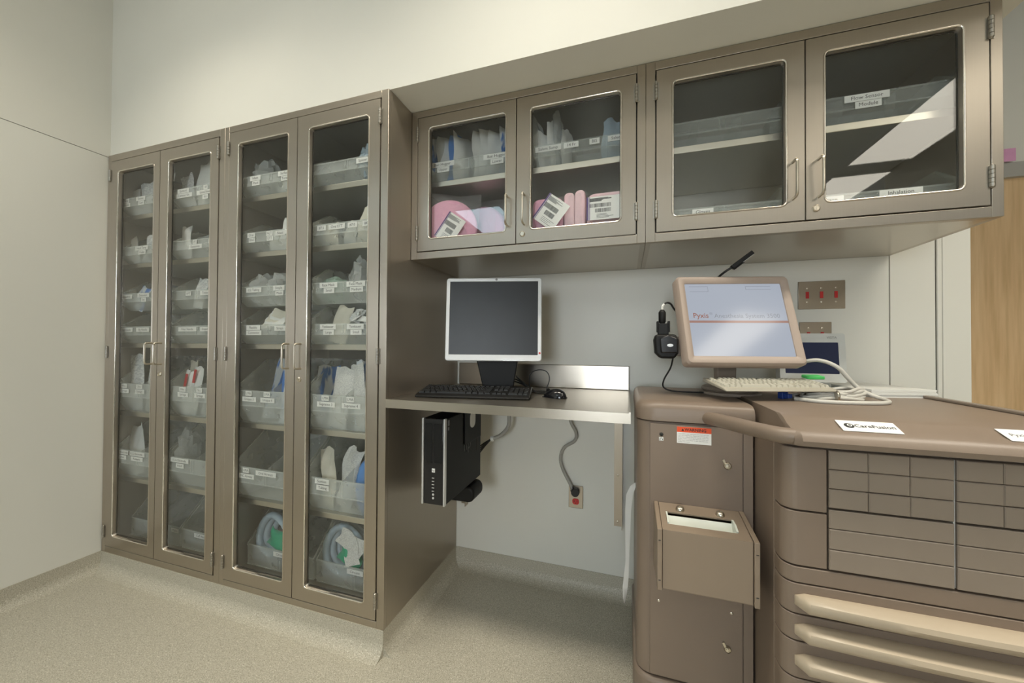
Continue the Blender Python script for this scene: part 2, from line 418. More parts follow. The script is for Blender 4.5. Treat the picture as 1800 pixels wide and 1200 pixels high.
# lobby beyond: far wall with the wooden door
struct('wall_lobby', MB().box(3.85, ROOM_X1, 1.30, 1.42, 2.19, CEIL).box(5.75, ROOM_X1, 1.30, 1.42, 0, 2.19).box(3.85, 4.02, 1.30, 1.42, 0, 2.19), 'wall')
d1 = struct('door_1', MB().box(4.08, 5.70, 1.31, 1.36, 0.01, 2.115), 'wood')
put('door_leaf_edge', MB().box(4.90, 4.905, 1.306, 1.312, 0.01, 2.115), 'gap', d1)
put('door_frame', MB().box(4.02, 4.08, 1.285, 1.40, 0, 2.19).box(5.70, 5.76, 1.285, 1.40, 0, 2.19).box(4.08, 5.70, 1.285, 1.40, 2.115, 2.19), 'trimgrey', d1, bevel=0.003)
struct('wall_right', MB().box(ROOM_X1, ROOM_X1+0.1, ROOM_Y0, 1.42, 0, CEIL), 'farwall')
# wall behind the photographer with a window and a door
wf = struct('wall_front', MB().box(-0.1, 1.75, ROOM_Y0-0.1, ROOM_Y0, 0, CEIL).box(3.15, 5.0, ROOM_Y0-0.1, ROOM_Y0, 0, CEIL)
            .box(6.1, ROOM_X1+0.1, ROOM_Y0-0.1, ROOM_Y0, 0, CEIL).box(1.75, 3.15, ROOM_Y0-0.1, ROOM_Y0, 0, 0.95)
            .box(1.75, 3.15, ROOM_Y0-0.1, ROOM_Y0, 2.35, CEIL).box(5.0, 6.1, ROOM_Y0-0.1, ROOM_Y0, 2.15, CEIL), 'farwall')
w1 = struct('window_1', MB().box(1.75, 3.15, ROOM_Y0-0.085, ROOM_Y0-0.08, 0.95, 2.35), 'daylight')
put('window_frame', MB().box(1.75, 1.81, ROOM_Y0-0.08, ROOM_Y0-0.03, 0.95, 2.35).box(3.09, 3.15, ROOM_Y0-0.08, ROOM_Y0-0.03, 0.95, 2.35)
    .box(1.81, 3.09, ROOM_Y0-0.08, ROOM_Y0-0.03, 0.95, 1.01).box(1.81, 3.09, ROOM_Y0-0.08, ROOM_Y0-0.03, 2.29, 2.35)
    .box(2.43, 2.47, ROOM_Y0-0.08, ROOM_Y0-0.04, 1.01, 2.29), 'frame_white', w1)
struct('door_2', MB().box(5.0, 6.1, ROOM_Y0-0.06, ROOM_Y0-0.01, 0, 2.15), 'wood')
# coved skirting in the floor vinyl: profile (out from the wall, height)
def cove(h=0.10, r=0.05, t=0.004, n=6):
    p = [(0, 0), (0, h), (t, h)]
    for k in range(n+1):
        a = 0.5*PI*k/n; p.append((t+r-r*math.cos(a)*1.0, r-r*math.sin(a)+0.0005))
    p.append((t+r, 0)); return p
cv = cove()
struct('baseboard_left', MB().prism([(x, z) for x, z in cv], 'y', ROOM_Y0, 0.0), 'floor')
struct('baseboard_back', MB().prism([(DT-x, z) for x, z in cv], 'x', XR-0.02, XE), 'floor')
bc = [(-x+0.002, z) for x, z in cv]
struct('baseboard_cabinet', MB().prism(bc+[(0.6, 0), (0.6, 0.0999)][0:0], 'x', 0.0, XR).box(0.0, XR-0.002, 0.002, DT-0.002, 0.0, ZB-0.001), 'floor')
struct('baseboard_cabinet_side', MB().prism([(XR-0.004+x, z) for x, z in cv], 'y', 0.0, DT), 'floor')

# ceiling lamps (outside the picture; they light the room and show in the glass)
def ceiling_lamp(x0, x1, y0, y1, m, label, power=0, spread=105):
    t = thing('ceiling_light', label, 'light', ((x0+x1)/2, (y0+y1)/2, CEIL-0.03), group='recessed ceiling lights')
    if power:       # louvred fitting: its light leaves downwards in a limited cone
        ld = bpy.data.lights.new('louvre_light', 'AREA'); ld.shape = 'RECTANGLE'; ld.size = x1-x0; ld.size_y = y1-y0
        ld.energy = power; ld.color = WARM; ld.spread = math.radians(spread)
        lo = bpy.data.objects.new('louvre_light', ld); COL.objects.link(lo); lo.parent = t; lo.location = (0, 0, 0.012)
    put('diffuser', MB().box(x0, x1, y0, y1, CEIL-0.012, CEIL-0.006), m, t)
    put('lamp_frame', MB().box(x0-0.04, x0, y0-0.04, y1+0.04, CEIL-0.022, CEIL).box(x1, x1+0.04, y0-0.04, y1+0.04, CEIL-0.022, CEIL)
        .box(x0, x1, y0-0.04, y0, CEIL-0.022, CEIL).box(x0, x1, y1, y1+0.04, CEIL-0.022, CEIL), 'frame_white', t)
ceiling_lamp(1.9, 3.1, -0.80, -0.50, 'lamp_near', 'louvred ceiling light above the desk', P_NEAR*0.72)
ceiling_lamp(3.7, 4.9, -0.80, -0.50, 'lamp_near', 'louvred ceiling light above the drawer station', P_NEAR*1.2)  # unseen lamp added to brighten the station's top cover
ceiling_lamp(0.5, 1.4, -0.80, -0.50, 'lamp_near', 'louvred ceiling light near the left wall', P_NEAR*0.5)  # unseen fill lamp added for the left wall
ceiling_lamp(5.05, 5.60, -3.3, -1.5, 'lamp_side', 'nearer of two ceiling lights over the right side')
ceiling_lamp(5.05, 5.60, -4.9, -3.6, 'lamp_side', 'farther of two ceiling lights over the right side')
ceiling_lamp(0.3, 1.0, -4.5, -3.3, 'lamp_far', 'cool ceiling light at the far left of the room')

# ================================================================== CABINETS
def door_frame_mesh(x0, x1, z0, z1, gx0, gx1, gz0, gz1, y0, y1, r=0.014):
    n = 6
    def outer():
        pts = []
        for (cx, cz) in ((x0, z0), (x1, z0), (x1, z1), (x0, z1)):
            for k in range(n): pts.append((cx, cz))
        return pts
    inn = lambda d: rrect(gx0-d, gx1+d, gz0-d, gz1+d, r+max(d, 0), n)
    L3 = lambda pts, y: [(x, y, z) for x, z in pts]
    # nudge the repeated outer points apart so that no face collapses
    def outer_spread():
        o = outer(); i0 = inn(0); res = []
        for q, ((cx, cz), (ix, iz)) in enumerate(zip(o, i0)):
            c = q//n; k = (q % n)/(n-1)
            res.append((cx, cz))
        return res
    o = outer_spread()
    mb = MB()
    loops = [L3(o, y0), L3(inn(0.007), y0), L3(inn(0.005), y0-0.0022), L3(inn(0.002), y0-0.0020), L3(inn(0.0), y0+0.003), L3(inn(0.0), y1), L3(o, y1)]
    mb.skin(loops)
    return mb
def clean(o):
    import bmesh
    bm = bmesh.new(); bm.from_mesh(o.data)
    bmesh.ops.remove_doubles(bm, verts=bm.verts, dist=1e-5)
    bmesh.ops.dissolve_degenerate(bm, edges=bm.edges, dist=1e-6)
    bmesh.ops.recalc_face_normals(bm, faces=bm.faces)
    bm.to_mesh(o.data); bm.free(); smooth(o.data, 30)
HINGE = None
def hinge_mesh(h=0.062, r=0.0062):
    prof = []
    for k in range(5):
        z0 = -h/2+h*k/5; z1 = z0+h/5
        prof += [(r*0.72, z0), (r, z0+0.0008), (r, z1-0.0008), (r*0.72, z1)]
    prof = [(r*0.4, -h/2-0.003), (r*0.8, -h/2-0.001)]+prof+[(r*0.8, h/2+0.001), (r*0.4, h/2+0.003)]
    mb = MB().lathe(prof, 12)
    mb.box(-0.010, 0.010, 0.0035, 0.0065, -h/2, h/2)
    me, c = mb.mesh('hinge', (0, 0, 0)); smooth(me); me.materials.append(M['hinge']); return me
def cabinet(name, label, x0, x1, yf, yb, z0, z1, doors, dz, gz, shelves, ysh, hinge_z, handle_z, lock_z, group, ztop_in=None):
    t = thing(name, label, 'cabinet', ((x0+x1)/2, (yf+yb)/2, z0), group=group)
    s = 0.018
    put('side_panel', MB().box(x0, x0+s, yf+0.02, yb, z0, z1), 'steel_v', t)
    put('side_panel', MB().box(x1-s, x1, yf+0.02, yb, z0, z1), 'steel_v', t)
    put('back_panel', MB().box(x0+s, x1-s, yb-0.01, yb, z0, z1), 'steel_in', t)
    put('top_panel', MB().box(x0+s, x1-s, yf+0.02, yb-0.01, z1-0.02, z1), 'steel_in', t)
    put('bottom_panel', MB().box(x0+s, x1-s, yf+0.02, yb-0.01, z0, dz[0]+0.004), 'steel_h', t)
    dx0, dx1 = doors[0][0]-0.0045, doors[-1][1]+0.0045
    ff = MB().box(x0, dx0, yf, yf+0.02, z0, z1).box(dx1, x1, yf, yf+0.02, z0, z1).box(dx0, dx1, yf, yf+0.02, dz[1]+0.0045, z1).box(dx0, dx1, yf, yf+0.02, z0, dz[0]-0.0045)
    put('face_frame', ff, 'steel_v', t, bevel=0.0012)
    put('door_stop', MB().box(dx0-0.004, dx0+0.012, yf+0.0235, yf+0.03, dz[0], dz[1]).box(dx1-0.012, dx1+0.004, yf+0.0235, yf+0.03, dz[0], dz[1])
        .box(dx0, dx1, yf+0.0235, yf+0.03, dz[1]-0.012, dz[1]+0.006), 'dark_steel', t)
    for zs in shelves:
        put('shelf', MB().box(x0+s+0.002, x1-s-0.002, ysh, yb-0.012, zs-0.013, zs+0.012), 'shelf', t, bevel=0.002)
    for i, (a, b, ga, gb, side) in enumerate(doors):
        d = put('door', door_frame_mesh(a, b, dz[0], dz[1], ga, gb, gz[0], gz[1], yf-0.002, yf+0.020), 'steel_v', t)
        clean(d)
        zl = rrect(ga-0.003, gb+0.003, gz[0]-0.003, gz[1]+0.003, 0.016, 6)
        put('glazing_bead', MB().tube([(x, yf-0.0010, z) for x, z in zl], 0.0034, 8, closed=True), 'lip', d, ang=60)
        put('glass_pane', MB().box(ga-0.004, gb+0.004, yf+0.010, yf+0.014, gz[0]-0.004, gz[1]+0.004), 'glass', d)
        g = 0.010
        put('glazing_seal', MB().box(ga-0.004, ga+0.0025, yf+0.0145, yf+0.019, gz[0], gz[1]).box(gb-0.0025, gb+0.004, yf+0.0145, yf+0.019, gz[0], gz[1])
            .box(ga, gb, yf+0.0145, yf+0.019, gz[0]-0.004, gz[0]+0.0025).box(ga, gb, yf+0.0145, yf+0.019, gz[1]-0.0025, gz[1]+0.004), 'dark_steel', d)
        hx = b-0.033 if side == 'L' else a+0.033
        zz0, zz1 = handle_z
        put('handle', MB().tube(arc_path([(hx, yf-0.002, zz0), (hx, yf-0.036, zz0), (hx, yf-0.036, zz1), (hx, yf-0.002, zz1)], 0.014), 0.0042, 10), 'nickel', d)
        hgx = a-0.0015 if side == 'L' else b+0.0015
        for hz in hinge_z: share('hinge', HINGE, (hgx, yf-0.006, hz), d)
        if side == 'R' and lock_z:
            put('lock', MB().lathe([(0.011, 0), (0.011, 0.004), (0.008, 0.007), (0.0078, 0.0055), (0.0025, 0.0055)], 18, Tr(a+0.026, yf-0.002, lock_z) @ R('X', 90)).box(-0.0012, 0.0012, -0.0008, 0.0008, -0.005, 0.005, Tr(a+0.026, yf-0.008, lock_z)), 'nickel', d)
    return t
HINGE = hinge_mesh()
TS = [1.941, 1.669, 1.227, 0.846, 0.483]
D_T = [(0.034, 0.4400, 0.100, 0.393, 'L'), (0.4440, 0.868, 0.510, 0.812, 'R')]
D_T2 = [(0.940, 1.3560, 1.002, 1.303, 'L'), (1.3600, 1.791, 1.426, 1.734, 'R')]
cabinet('supply_cabinet', 'tall stainless steel glass-door cabinet beside the left wall', 0.004, XM-0.0005, 0.0, DT-0.003, ZB, HT, D_T, (0.136, 2.236), (0.196, 2.174), TS, 0.058, (2.16, 1.19, 0.212), (1.132, 1.240), 1.081, 'tall glass-door cabinets')
cabinet('supply_cabinet', 'tall stainless steel glass-door cabinet next to the desk', XM+0.0005, XR, 0.0, DT-0.003, ZB, HT, D_T2, (0.132, 2.242), (0.192, 2.182), TS, 0.058, (2.168, 1.192, 0.212), (1.132, 1.240), 1.084, 'tall glass-door cabinets')
D_U = [(1.865, 2.3185, 1.921, 2.273, 'L'), (2.3225, 2.781, 2.382, 2.726, 'R')]
D_U2 = [(2.852, 3.3010, 2.909, 3.248, 'L'), (3.3050, 3.748, 3.358, 3.690, 'R')]
cabinet('wall_cabinet', 'hanging steel cabinet above the desk holding pink foam pads', XR+0.002, XJ-0.0005, YU, DT-0.003, ZU, HT, D_U, (1.652, 2.243), (1.707, 2.192), [1.966], YU+0.055, (2.170, 1.733), (1.726, 1.845), 1.688, 'hanging glass-door cabinets')
cabinet('wall_cabinet', 'hanging steel cabinet with empty clear bins above the drawer station', XJ+0.0005, XE, YU, DT-0.003, ZU, HT, D_U2, (1.652, 2.240), (1.706, 2.188), [1.966], YU+0.055, (2.165, 1.733), (1.723, 1.844), 1.686, 'hanging glass-door cabinets')

# ================================================================== BINS AND THEIR CONTENTS
def bin_mb(w, d, lb, lt, h, slope=True, t=0.0025):
    """hopper bin, local frame: x centred, front lip at y=0, base z=0"""
    mb = MB(); hw = w/2
    fb = 0.05 if slope else 0.0
    if not slope: lb = 0.0
    side = [(fb, 0), (d, 0), (d, h), (0.42*d if slope else 0.25*d, h), (0.0, lt), (0.0, lb)] if slope else [(0, 0), (d, 0), (d, h), (0.35*d, h), (0.0, lt)]
    mb.prism(side, 'x', -hw, -hw+t); mb.prism(side, 'x', hw-t, hw)
    mb.box(-hw+t, hw-t, fb, d, 0, t)
    mb.box(-hw+t, hw-t, d-t, d, t, h)
    mb.box(-hw+t, hw-t, 0, t, lb, lt)
    if slope: mb.prism([(0, lb), (fb, 0), (fb+t, 0.0008), (t, lb+0.0008)], 'x', -hw+t, hw-t)
    # rim on the side walls and along the lip
    top = side[2:5]
    for sx in (-1, 1):
        a, b = (-hw-0.004, -hw+0.0015) if sx < 0 else (hw-0.0015, hw+0.004)
        p, q = side[3], side[4]
        mb.prism([(p[0], p[1]), (q[0], q[1]), (q[0], q[1]-0.010), (p[0]+0.006, p[1]-0.010)], 'x', a, b)
    mb.box(-hw+t, hw-t, -0.004, 0.0, lt-0.006, lt)
    mb.box(-hw+t, hw-t, -0.003, 0.0, lb, lb+0.004)
    for fx in (-0.02, 0.02): mb.box(fx*0.4-0.002, fx*0.4+0.002, -0.003, 0, lb, lt)
    return mb
DOORW = {1: 'leftmost tall glass door', 2: 'second tall glass door', 3: 'third tall glass door', 4: 'rightmost tall glass door'}
ROWW = ['topmost row', 'second row', 'third row', 'fourth row', 'fifth row', 'sixth row', 'bottom row']
DX = {1: (0.028, 0.447), 2: (0.457, 0.876), 3: (0.938, 1.364), 4: (1.374, 1.800)}
# row: (base z, kind, front y)
YB = 0.042
ROWZ = [(TS[0]+0.0125, 's', YB), (TS[1]+0.0125, 's', YB), (TS[2]+0.0125+0.183, 's', YB), (TS[2]+0.0125, 's', YB), (TS[3]+0.0125, 'm', YB-0.01), (TS[4]+0.0125, 'm', YB-0.01), (0.1405, 'l', 0.112)]
KIND = {'s': (0.30, 0.042, 0.090, 0.180, True), 'm': (0.40, 0.085, 0.160, 0.300, True), 'l': (0.42, 0.0, 0.100, 0.26, False)}
# label strips per door and row: list of (fraction across, lift, [lines])
LAB = {
 (1, 0): [(-.72, ['Temp', 'Probe']), (-.12, ['Suction', 'Cath'])], (2, 0): [(-.55, ['Epidural', 'Catheter Kit']), (.25, ['18', 'Spinal Needle', 'Kit'])],
 (3, 0): [(-.45, ['Infant', 'Mask']), (.42, ['Surface', 'Temp'])], (4, 0): [(.42, ['Spacer'])],
 (1, 1): [(-.05, ['Nasal Temp', 'Probe'])], (2, 1): [(-.10, ['IV', 'Extension']), (.55, ['Filter'])],
 (3, 1): [(-.55, ['Oral', 'RAE']), (.0, ['NLT', 'ETT']), (.32, ['Nasal']), (.62, ['Parker', 'Flex'])], (4, 1): [(-.62, ['#7.5']), (-.22, ['Oral ETT']), (.18, ['#7.0']), (.55, ['#6.5'])],
 (1, 2): [(-.62, ['Manifold']), (.05, ['Extension', 'Set'])], (2, 2): [(-.30, ['NPT']), (.38, ['Transducer'])],
 (3, 2): [(-.45, ['O2 Tubing']), (.30, ['Simple', 'Mask'])], (4, 2): [(-.42, ['Face Mask', 'Small']), (.28, ['Face Mask', 'Medium'])],
 (1, 3): [(-.62, ['20g Needle']), (.05, ['18g Needle'])], (2, 3): [(-.32, ['Filter Needle']), (.35, ['Stopcock'])],
 (3, 3): [(-.45, ['Flexible', 'Connector']), (.35, ['Straps'])], (4, 3): [(-.42, ['Yankauer', 'Large']), (.28, ['Yankauer', 'Small'])],
 (1, 4): [(-.58, ['60cc', 'Syringe']), (.05, ['20cc', 'Syringe'])], (2, 4): [(-.38, ['10cc', 'Syringe']), (.22, ['5cc', 'Syringe'])],
 (3, 4): [(-.50, ['LMA', 'Unique 3']), (.05, ['LMA', 'Unique 4'])], (4, 4): [(-.42, ['LMA', 'Supreme 3']), (.22, ['LMA', 'Supreme 4'])],
 (1, 5): [(-.62, ['ECG Electrode', 'Infant']), (-.02, ['ECG Electrode', 'Pediatric'])], (2, 5): [(-.45, ['ECG Electrode', 'Adult'])],
 (3, 5): [(-.55, ['LMA', 'MC Airway']), (.05, ['Oral Airways'])], (4, 5): [(-.48, ['Suction', 'Tubing'])],
 (1, 6): [(.85, ['Masks'])], (2, 6): [(-.25, ['Cuff Adult']), (.38, ['Cuffs'])], (3, 6): [(.05, ['Circuits'])], (4, 6): [(.05, ['Circuits'])],
}
BINMESH = {}
def strip(s, cx, y, cz, parent, size, rot=(PI/2, 0, 0)):
    w = max(0.016, 0.58*size*len(s)+0.010); h = size*1.35
    o = put('label_strip', MB().box(cx-w/2, cx+w/2, y-0.0008, y, cz-h/2, cz+h/2), 'label', parent)
    text(s, size, 'ink', (cx, y-0.0011, cz), o)
def make_bin(label, x0, x1, yf, zb, kind, labs, group, m='bin', size=0.0165, ribs=(0.0,)):
    d, lb, lt, h, slope = KIND[kind]
    w = x1-x0-0.009
    t = thing('supply_bin', label, 'bin', ((x0+x1)/2, yf+d/2, zb), group=group)
    cx = (x0+x1)/2
    key = (round(w, 4), kind, m)
    if key not in BINMESH:
        me, c = bin_mb(w, d, lb, lt, h, slope).mesh('bin_shell', (0, 0, 0)); smooth(me, 25); me.materials.append(M[m]); BINMESH[key] = me
    share('bin_shell', BINMESH[key], (cx, yf, zb), t)
    hh = lt-0.004
    for rx in ribs:
        put('divider', MB().prism([(0.012, lb), (0.05 if slope else 0.012, 0.003), (d-0.004, 0.003), (d-0.004, h*0.8), (0.45*d, h*0.8), (0.012, hh)], 'x', -0.001, 0.001, Tr(cx+rx*w/2, yf, zb)), m, t)
    for (fx, lines) in labs:
        n = len(lines)
        for i, s in enumerate(lines):
            zc = zb+lt-0.018-(0.024 if kind == 's' else 0.027)*i+(0.004 if n > 1 else 0)
            strip(s, cx+fx*w/2+(0.004*(i % 2)), yf-0.0042, zc, t, size)
    return t
BIN_AT = {}
for dno in (1, 2, 3, 4):
    for row in range(7):
        zb, kind, yf = ROWZ[row]
        x0, x1 = DX[dno]
        lab = 'frosted plastic bin in the %s behind the %s' % (ROWW[row], DOORW[dno])
        make_bin(lab, x0, x1, yf, zb, kind, LAB.get((dno, row), []), 'frosted bins in the tall cabinets')
        BIN_AT[(dno, row)] = (x0, x1, yf, zb, KIND[kind])
UB = {}
def ubin(k, label, x0, x1, zb, labs, ribs, m='clearbin'):
    make_bin(label, x0, x1, YU+0.060, zb, 's', labs, 'clear bins in the hanging cabinets', m, 0.017, ribs)
    UB[k] = (x0, x1, YU+0.060, zb, KIND['s'])
ZS, ZF = 1.9785, 1.6565
ubin('a', 'clear bin full of blue and white packs above the pink foam discs', 1.866, 2.316, ZS, [(-.62, ['Bair Hugger', 'Upper']), (.55, ['Bair Hugger', 'Lower'])], (0.0,))
ubin('b', 'clear bin with three labels on the shelf above the pink foam block', 2.336, 2.785, ZS, [(-.55, ['Salem Sump']), (-.12, ['14 Fr']), (.30, ['BIS']), (.78, ['Salem Sump'])], (-0.02, 0.52))
ubin('c', 'empty clear bin on the shelf behind the third hanging glass door', 2.850, 3.300, ZS, [], (-0.35, 0.30))
ubin('d', 'empty clear bin on the shelf behind the rightmost hanging glass door', 3.312, 3.750, ZS, [(-.18, ['Flow Sensor', 'Module'])], (-0.45, 0.20))
ubin('e', 'empty clear bin on the floor behind the third hanging glass door', 2.850, 3.300, ZF, [(-.28, ['Gloves'])], (-0.62, 0.02))
ubin('f', 'empty clear bin on the floor behind the rightmost hanging glass door', 3.312, 3.750, ZF, [(-.72, ['Desflurane']), (.22, ['Inhalation', 'Agents'])], (-0.20,))

def pouch_mb(w, h, t, seed, crumple=0.006, nx=9, nz=11, peak=0.0):
    """sealed flat pouch: local frame, base centre at origin, standing up in z"""
    r = random.Random(seed); ph = [r.uniform(0, 6.28) for _ in range(8)]
    mb = MB(); vs = []; fs = []
    def pt(i, j, s):
        u = i/(nx-1)*2-1; v = j/(nz-1)
        edge = (1-abs(u)**4)*(1-abs(2*v-1)**6)
        wob = math.sin(5*v+3*u+ph[0])*0.5+math.sin(9*v-6*u+ph[1])*0.3+math.sin(14*u+4*v+ph[2])*0.3
        y = s*t/2*edge+crumple*wob*(0.3+0.7*v)
        x = u*w/2*(1-0.05*math.sin(3*v+ph[3]))+crumple*0.6*math.sin(8*v+ph[4])
        z = v*h+crumple*0.8*math.sin(4*u+ph[5])*v+peak*h*(1-abs(u))*v
        return (x, y, z)
    for s in (-1, 1):
        b = len(vs)
        for j in range(nz):
            for i in range(nx): vs.append(pt(i, j, s))
        for j in range(nz-1):
            for i in range(nx-1):
                q = (b+j*nx+i, b+j*nx+i+1, b+(j+1)*nx+i+1, b+(j+1)*nx+i)
                fs.append(q if s < 0 else q[::-1])
    N = nx*nz
    border = [j*nx for j in range(nz)]
    rim = [i for i in range(nx)]+[j*nx+nx-1 for j in range(1, nz)]+[(nz-1)*nx+i for i in range(nx-2, -1, -1)]+[j*nx for j in range(nz-2, 0, -1)]
    for a, b in zip(rim, rim[1:]+rim[:1]): fs.append((a, N+a, N+b, b))
    return mb.add(vs, fs)
SEED = [1]
def pouch(name, label, cat, x, y, z, w, h, t, m, lean=(0, 0, 0), crumple=0.006, group=None, peak=0.0, extra=None, thing_parts=None):
    SEED[0] += 1
    o = put(name, pouch_mb(w, h, t, SEED[0]*17, crumple, peak=peak), m, None, center=(0, 0, 0), ang=60)
    o.location = (x, y, z); o.rotation_euler = tuple(math.radians(a) for a in lean)
    return tag(o, label, cat, group)
def lump(name, label, cat, x, y, z, sx, sy, sz, m, seed, group=None, rough=0.25):
    """crumpled soft bag"""
    r = random.Random(seed); ph = [r.uniform(0, 6.28) for _ in range(9)]
    nu, nv = 18, 12; vs = []; fs = []
    for j in range(nv+1):
        th = PI*j/nv
        for i in range(nu):
            a = 2*PI*i/nu; d = (math.sin(th)*math.cos(a), math.sin(th)*math.sin(a), -math.cos(th))
            k = 1+rough*(0.5*math.sin(5*d[0]+ph[0])*math.sin(4*d[2]+ph[1])+0.4*math.sin(9*d[1]+7*d[2]+ph[2])+0.35*math.sin(13*d[0]-8*d[1]+ph[3]))
            zz = d[2]*k; zz = max(zz, -0.92)
            vs.append((d[0]*k*sx/2, d[1]*k*sy/2, (zz+0.92)*sz/1.92))
    for j in range(nv):
        for i in range(nu): fs.append((j*nu+i, j*nu+(i+1) % nu, (j+1)*nu+(i+1) % nu, (j+1)*nu+i))
    o = put(name, MB().add(vs, fs), m, None, center=(0, 0, 0), ang=25)
    clean(o); smooth(o.data, 25); o.location = (x, y, z)
    return tag(o, label, cat, group)
G1 = 'pouches in the tall cabinet bins'
def place(dno, row, x, y, up):
    return x, y, BIN_AT[(dno, row)][3]+up
def P(dno, row, x, w, h, t, m, lean, what, y=0.090, cat='packet', crumple=0.006, peak=0, name='sterile_pouch', up=0.004):
    lab = '%s, %s, %s' % (what, ROWW[row].replace(' row', '-row')+' bin', DOORW[dno])
    return pouch(name, lab, cat, *place(dno, row, x, y, up), w, h, t, m, lean, crumple, G1, peak)
def B(dno, row, x, sx, sy, sz, m, seed, what, y=0.115, name='plastic_bag', rough=0.25, up=0.004):
    lab = '%s, %s, %s' % (what, ROWW[row].replace(' row', '-row')+' bin', DOORW[dno])
    return lump(name, lab, 'bag', *place(dno, row, x, y, up), sx, sy, sz, m, seed, 'bags in the tall cabinet bins', rough)
# leftmost door
P(1, 0, 0.075, 0.075, 0.172, 0.012, 'paper', (-5, -9, 0), 'small white pouch at left')
P(1, 0, 0.150, 0.11, 0.198, 0.014, 'print', (-5, -5, 0), 'printed white pouch at centre')
P(1, 0, 0.255, 0.11, 0.242, 0.012, 'paper', (-5, 4, 0), 'tall white pouch at right', y=0.11)
P(1, 1, 0.085, 0.075, 0.180, 0.014, 'paper', (-5, -24, 0), 'slim white pouch leaning left')
P(1, 1, 0.190, 0.108, 0.162, 0.014, 'print', (-5, 4, 0), 'broad printed pouch')
P(1, 2, 0.095, 0.085, 0.140, 0.012, 'bluep', (-8, 18, 0), 'small blue printed packet')
P(1, 4, 0.098, 0.115, 0.314, 0.016, 'print', (-3, -3, 0), 'large printed pouch at left')
P(1, 4, 0.198, 0.088, 0.312, 0.016, 'print', (-3, 2, 0), 'large printed pouch in the middle', y=0.105)
P(1, 4, 0.245, 0.075, 0.265, 0.016, 'print', (-3, 1, 0), 'smaller printed pouch at right', y=0.085)
P(1, 5, 0.125, 0.125, 0.275, 0.016, 'paper', (-6, -18, 0), 'crumpled white pouch leaning left', crumple=0.012)
P(1, 5, 0.235, 0.06, 0.195, 0.01, 'paper', (-5, 20, 0), 'small white packet at right')
# second door
P(2, 0, 0.520, 0.095, 0.205, 0.016, 'print', (-5, -18, 0), 'printed white pouch leaning left')
P(2, 0, 0.625, 0.116, 0.244, 0.016, 'paper', (-5, -4, 0), 'tall bluish white pouch at right', crumple=0.009)
P(2, 1, 0.500, 0.075, 0.188, 0.02, 'paper', (-5, -10, 0), 'pale pouch at left', crumple=0.010)
P(2, 1, 0.560, 0.150, 0.150, 0.02, 'bag', (-10, -6, 0), 'wide clear pouch at centre', y=0.13)
P(2, 2, 0.585, 0.080, 0.158, 0.006, 'print', (-6, 10, 0), 'white card with dark print')
P(2, 4, 0.498, 0.055, 0.28, 0.03, 'cream', (-4, 0, 0), 'cream paper pouch at left', crumple=0.008, y=0.12)
for k, (xx, hh_) in enumerate(((0.500, 0.232), (0.560, 0.256))):
    o = P(2, 4, xx, 0.066, hh_, 0.02, 'paper', (-4, 8, 0), 'white pouch with red stripe, %s of two' % ('left' if k == 0 else 'right'), y=0.085)
    CEN[o.name] = Vector((0, 0, 0)); put('red_stripe', MB().box(-0.007, 0.007, -0.0200, -0.0165, hh_-0.085, hh_-0.015), 'red', o)
P(2, 4, 0.630, 0.080, 0.272, 0.02, 'paper', (-4, 14, 0), 'plain white pouch at right', y=0.11)
B(2, 5, 0.500, 0.070, 0.12, 0.27, 'bag', 31, 'clear crumpled bag')
# third door
B(3, 0, 1.040, 0.13, 0.12, 0.19, 'bag', 41, 'clear crumpled bag')
P(3, 0, 1.190, 0.085, 0.108, 0.03, 'paper', (-8, 8, 0), 'folded white pouch')
P(3, 1, 1.110, 0.045, 0.106, 0.02, 'paper', (-5, 4, 0), 'small white box-like packet')
P(3, 1, 1.180, 0.095, 0.165, 0.02, 'paper', (-6, 12, 0), 'white pouch at right')
B(3, 2, 1.030, 0.13, 0.13, 0.150, 'bag', 43, 'clear bag of tubing at left')
B(3, 2, 1.150, 0.12, 0.13, 0.150, 'bag', 44, 'clear bag of masks at right')
for k in range(6):
    P(3, 3, 1.135+0.012*k, 0.165, 0.045, 0.005, 'cream' if k % 2 else 'paper', (-38+4*k, -6+5*k, 3*k-6), '%s fanned white strap' % ['lowest', 'second', 'third', 'fourth', 'fifth', 'topmost'][k], y=0.062+0.006*k, name='head_strap', cat='strap', crumple=0.003, up=0.078+0.006*k)
P(3, 4, 1.085, 0.13, 0.305, 0.010, 'bluep', (-3, 14, 66), 'blue and white flat pack leaning right', y=0.15)
P(3, 4, 1.200, 0.06, 0.30, 0.014, 'bluep', (-3, 3, 10), 'blue and white upright pack at right')
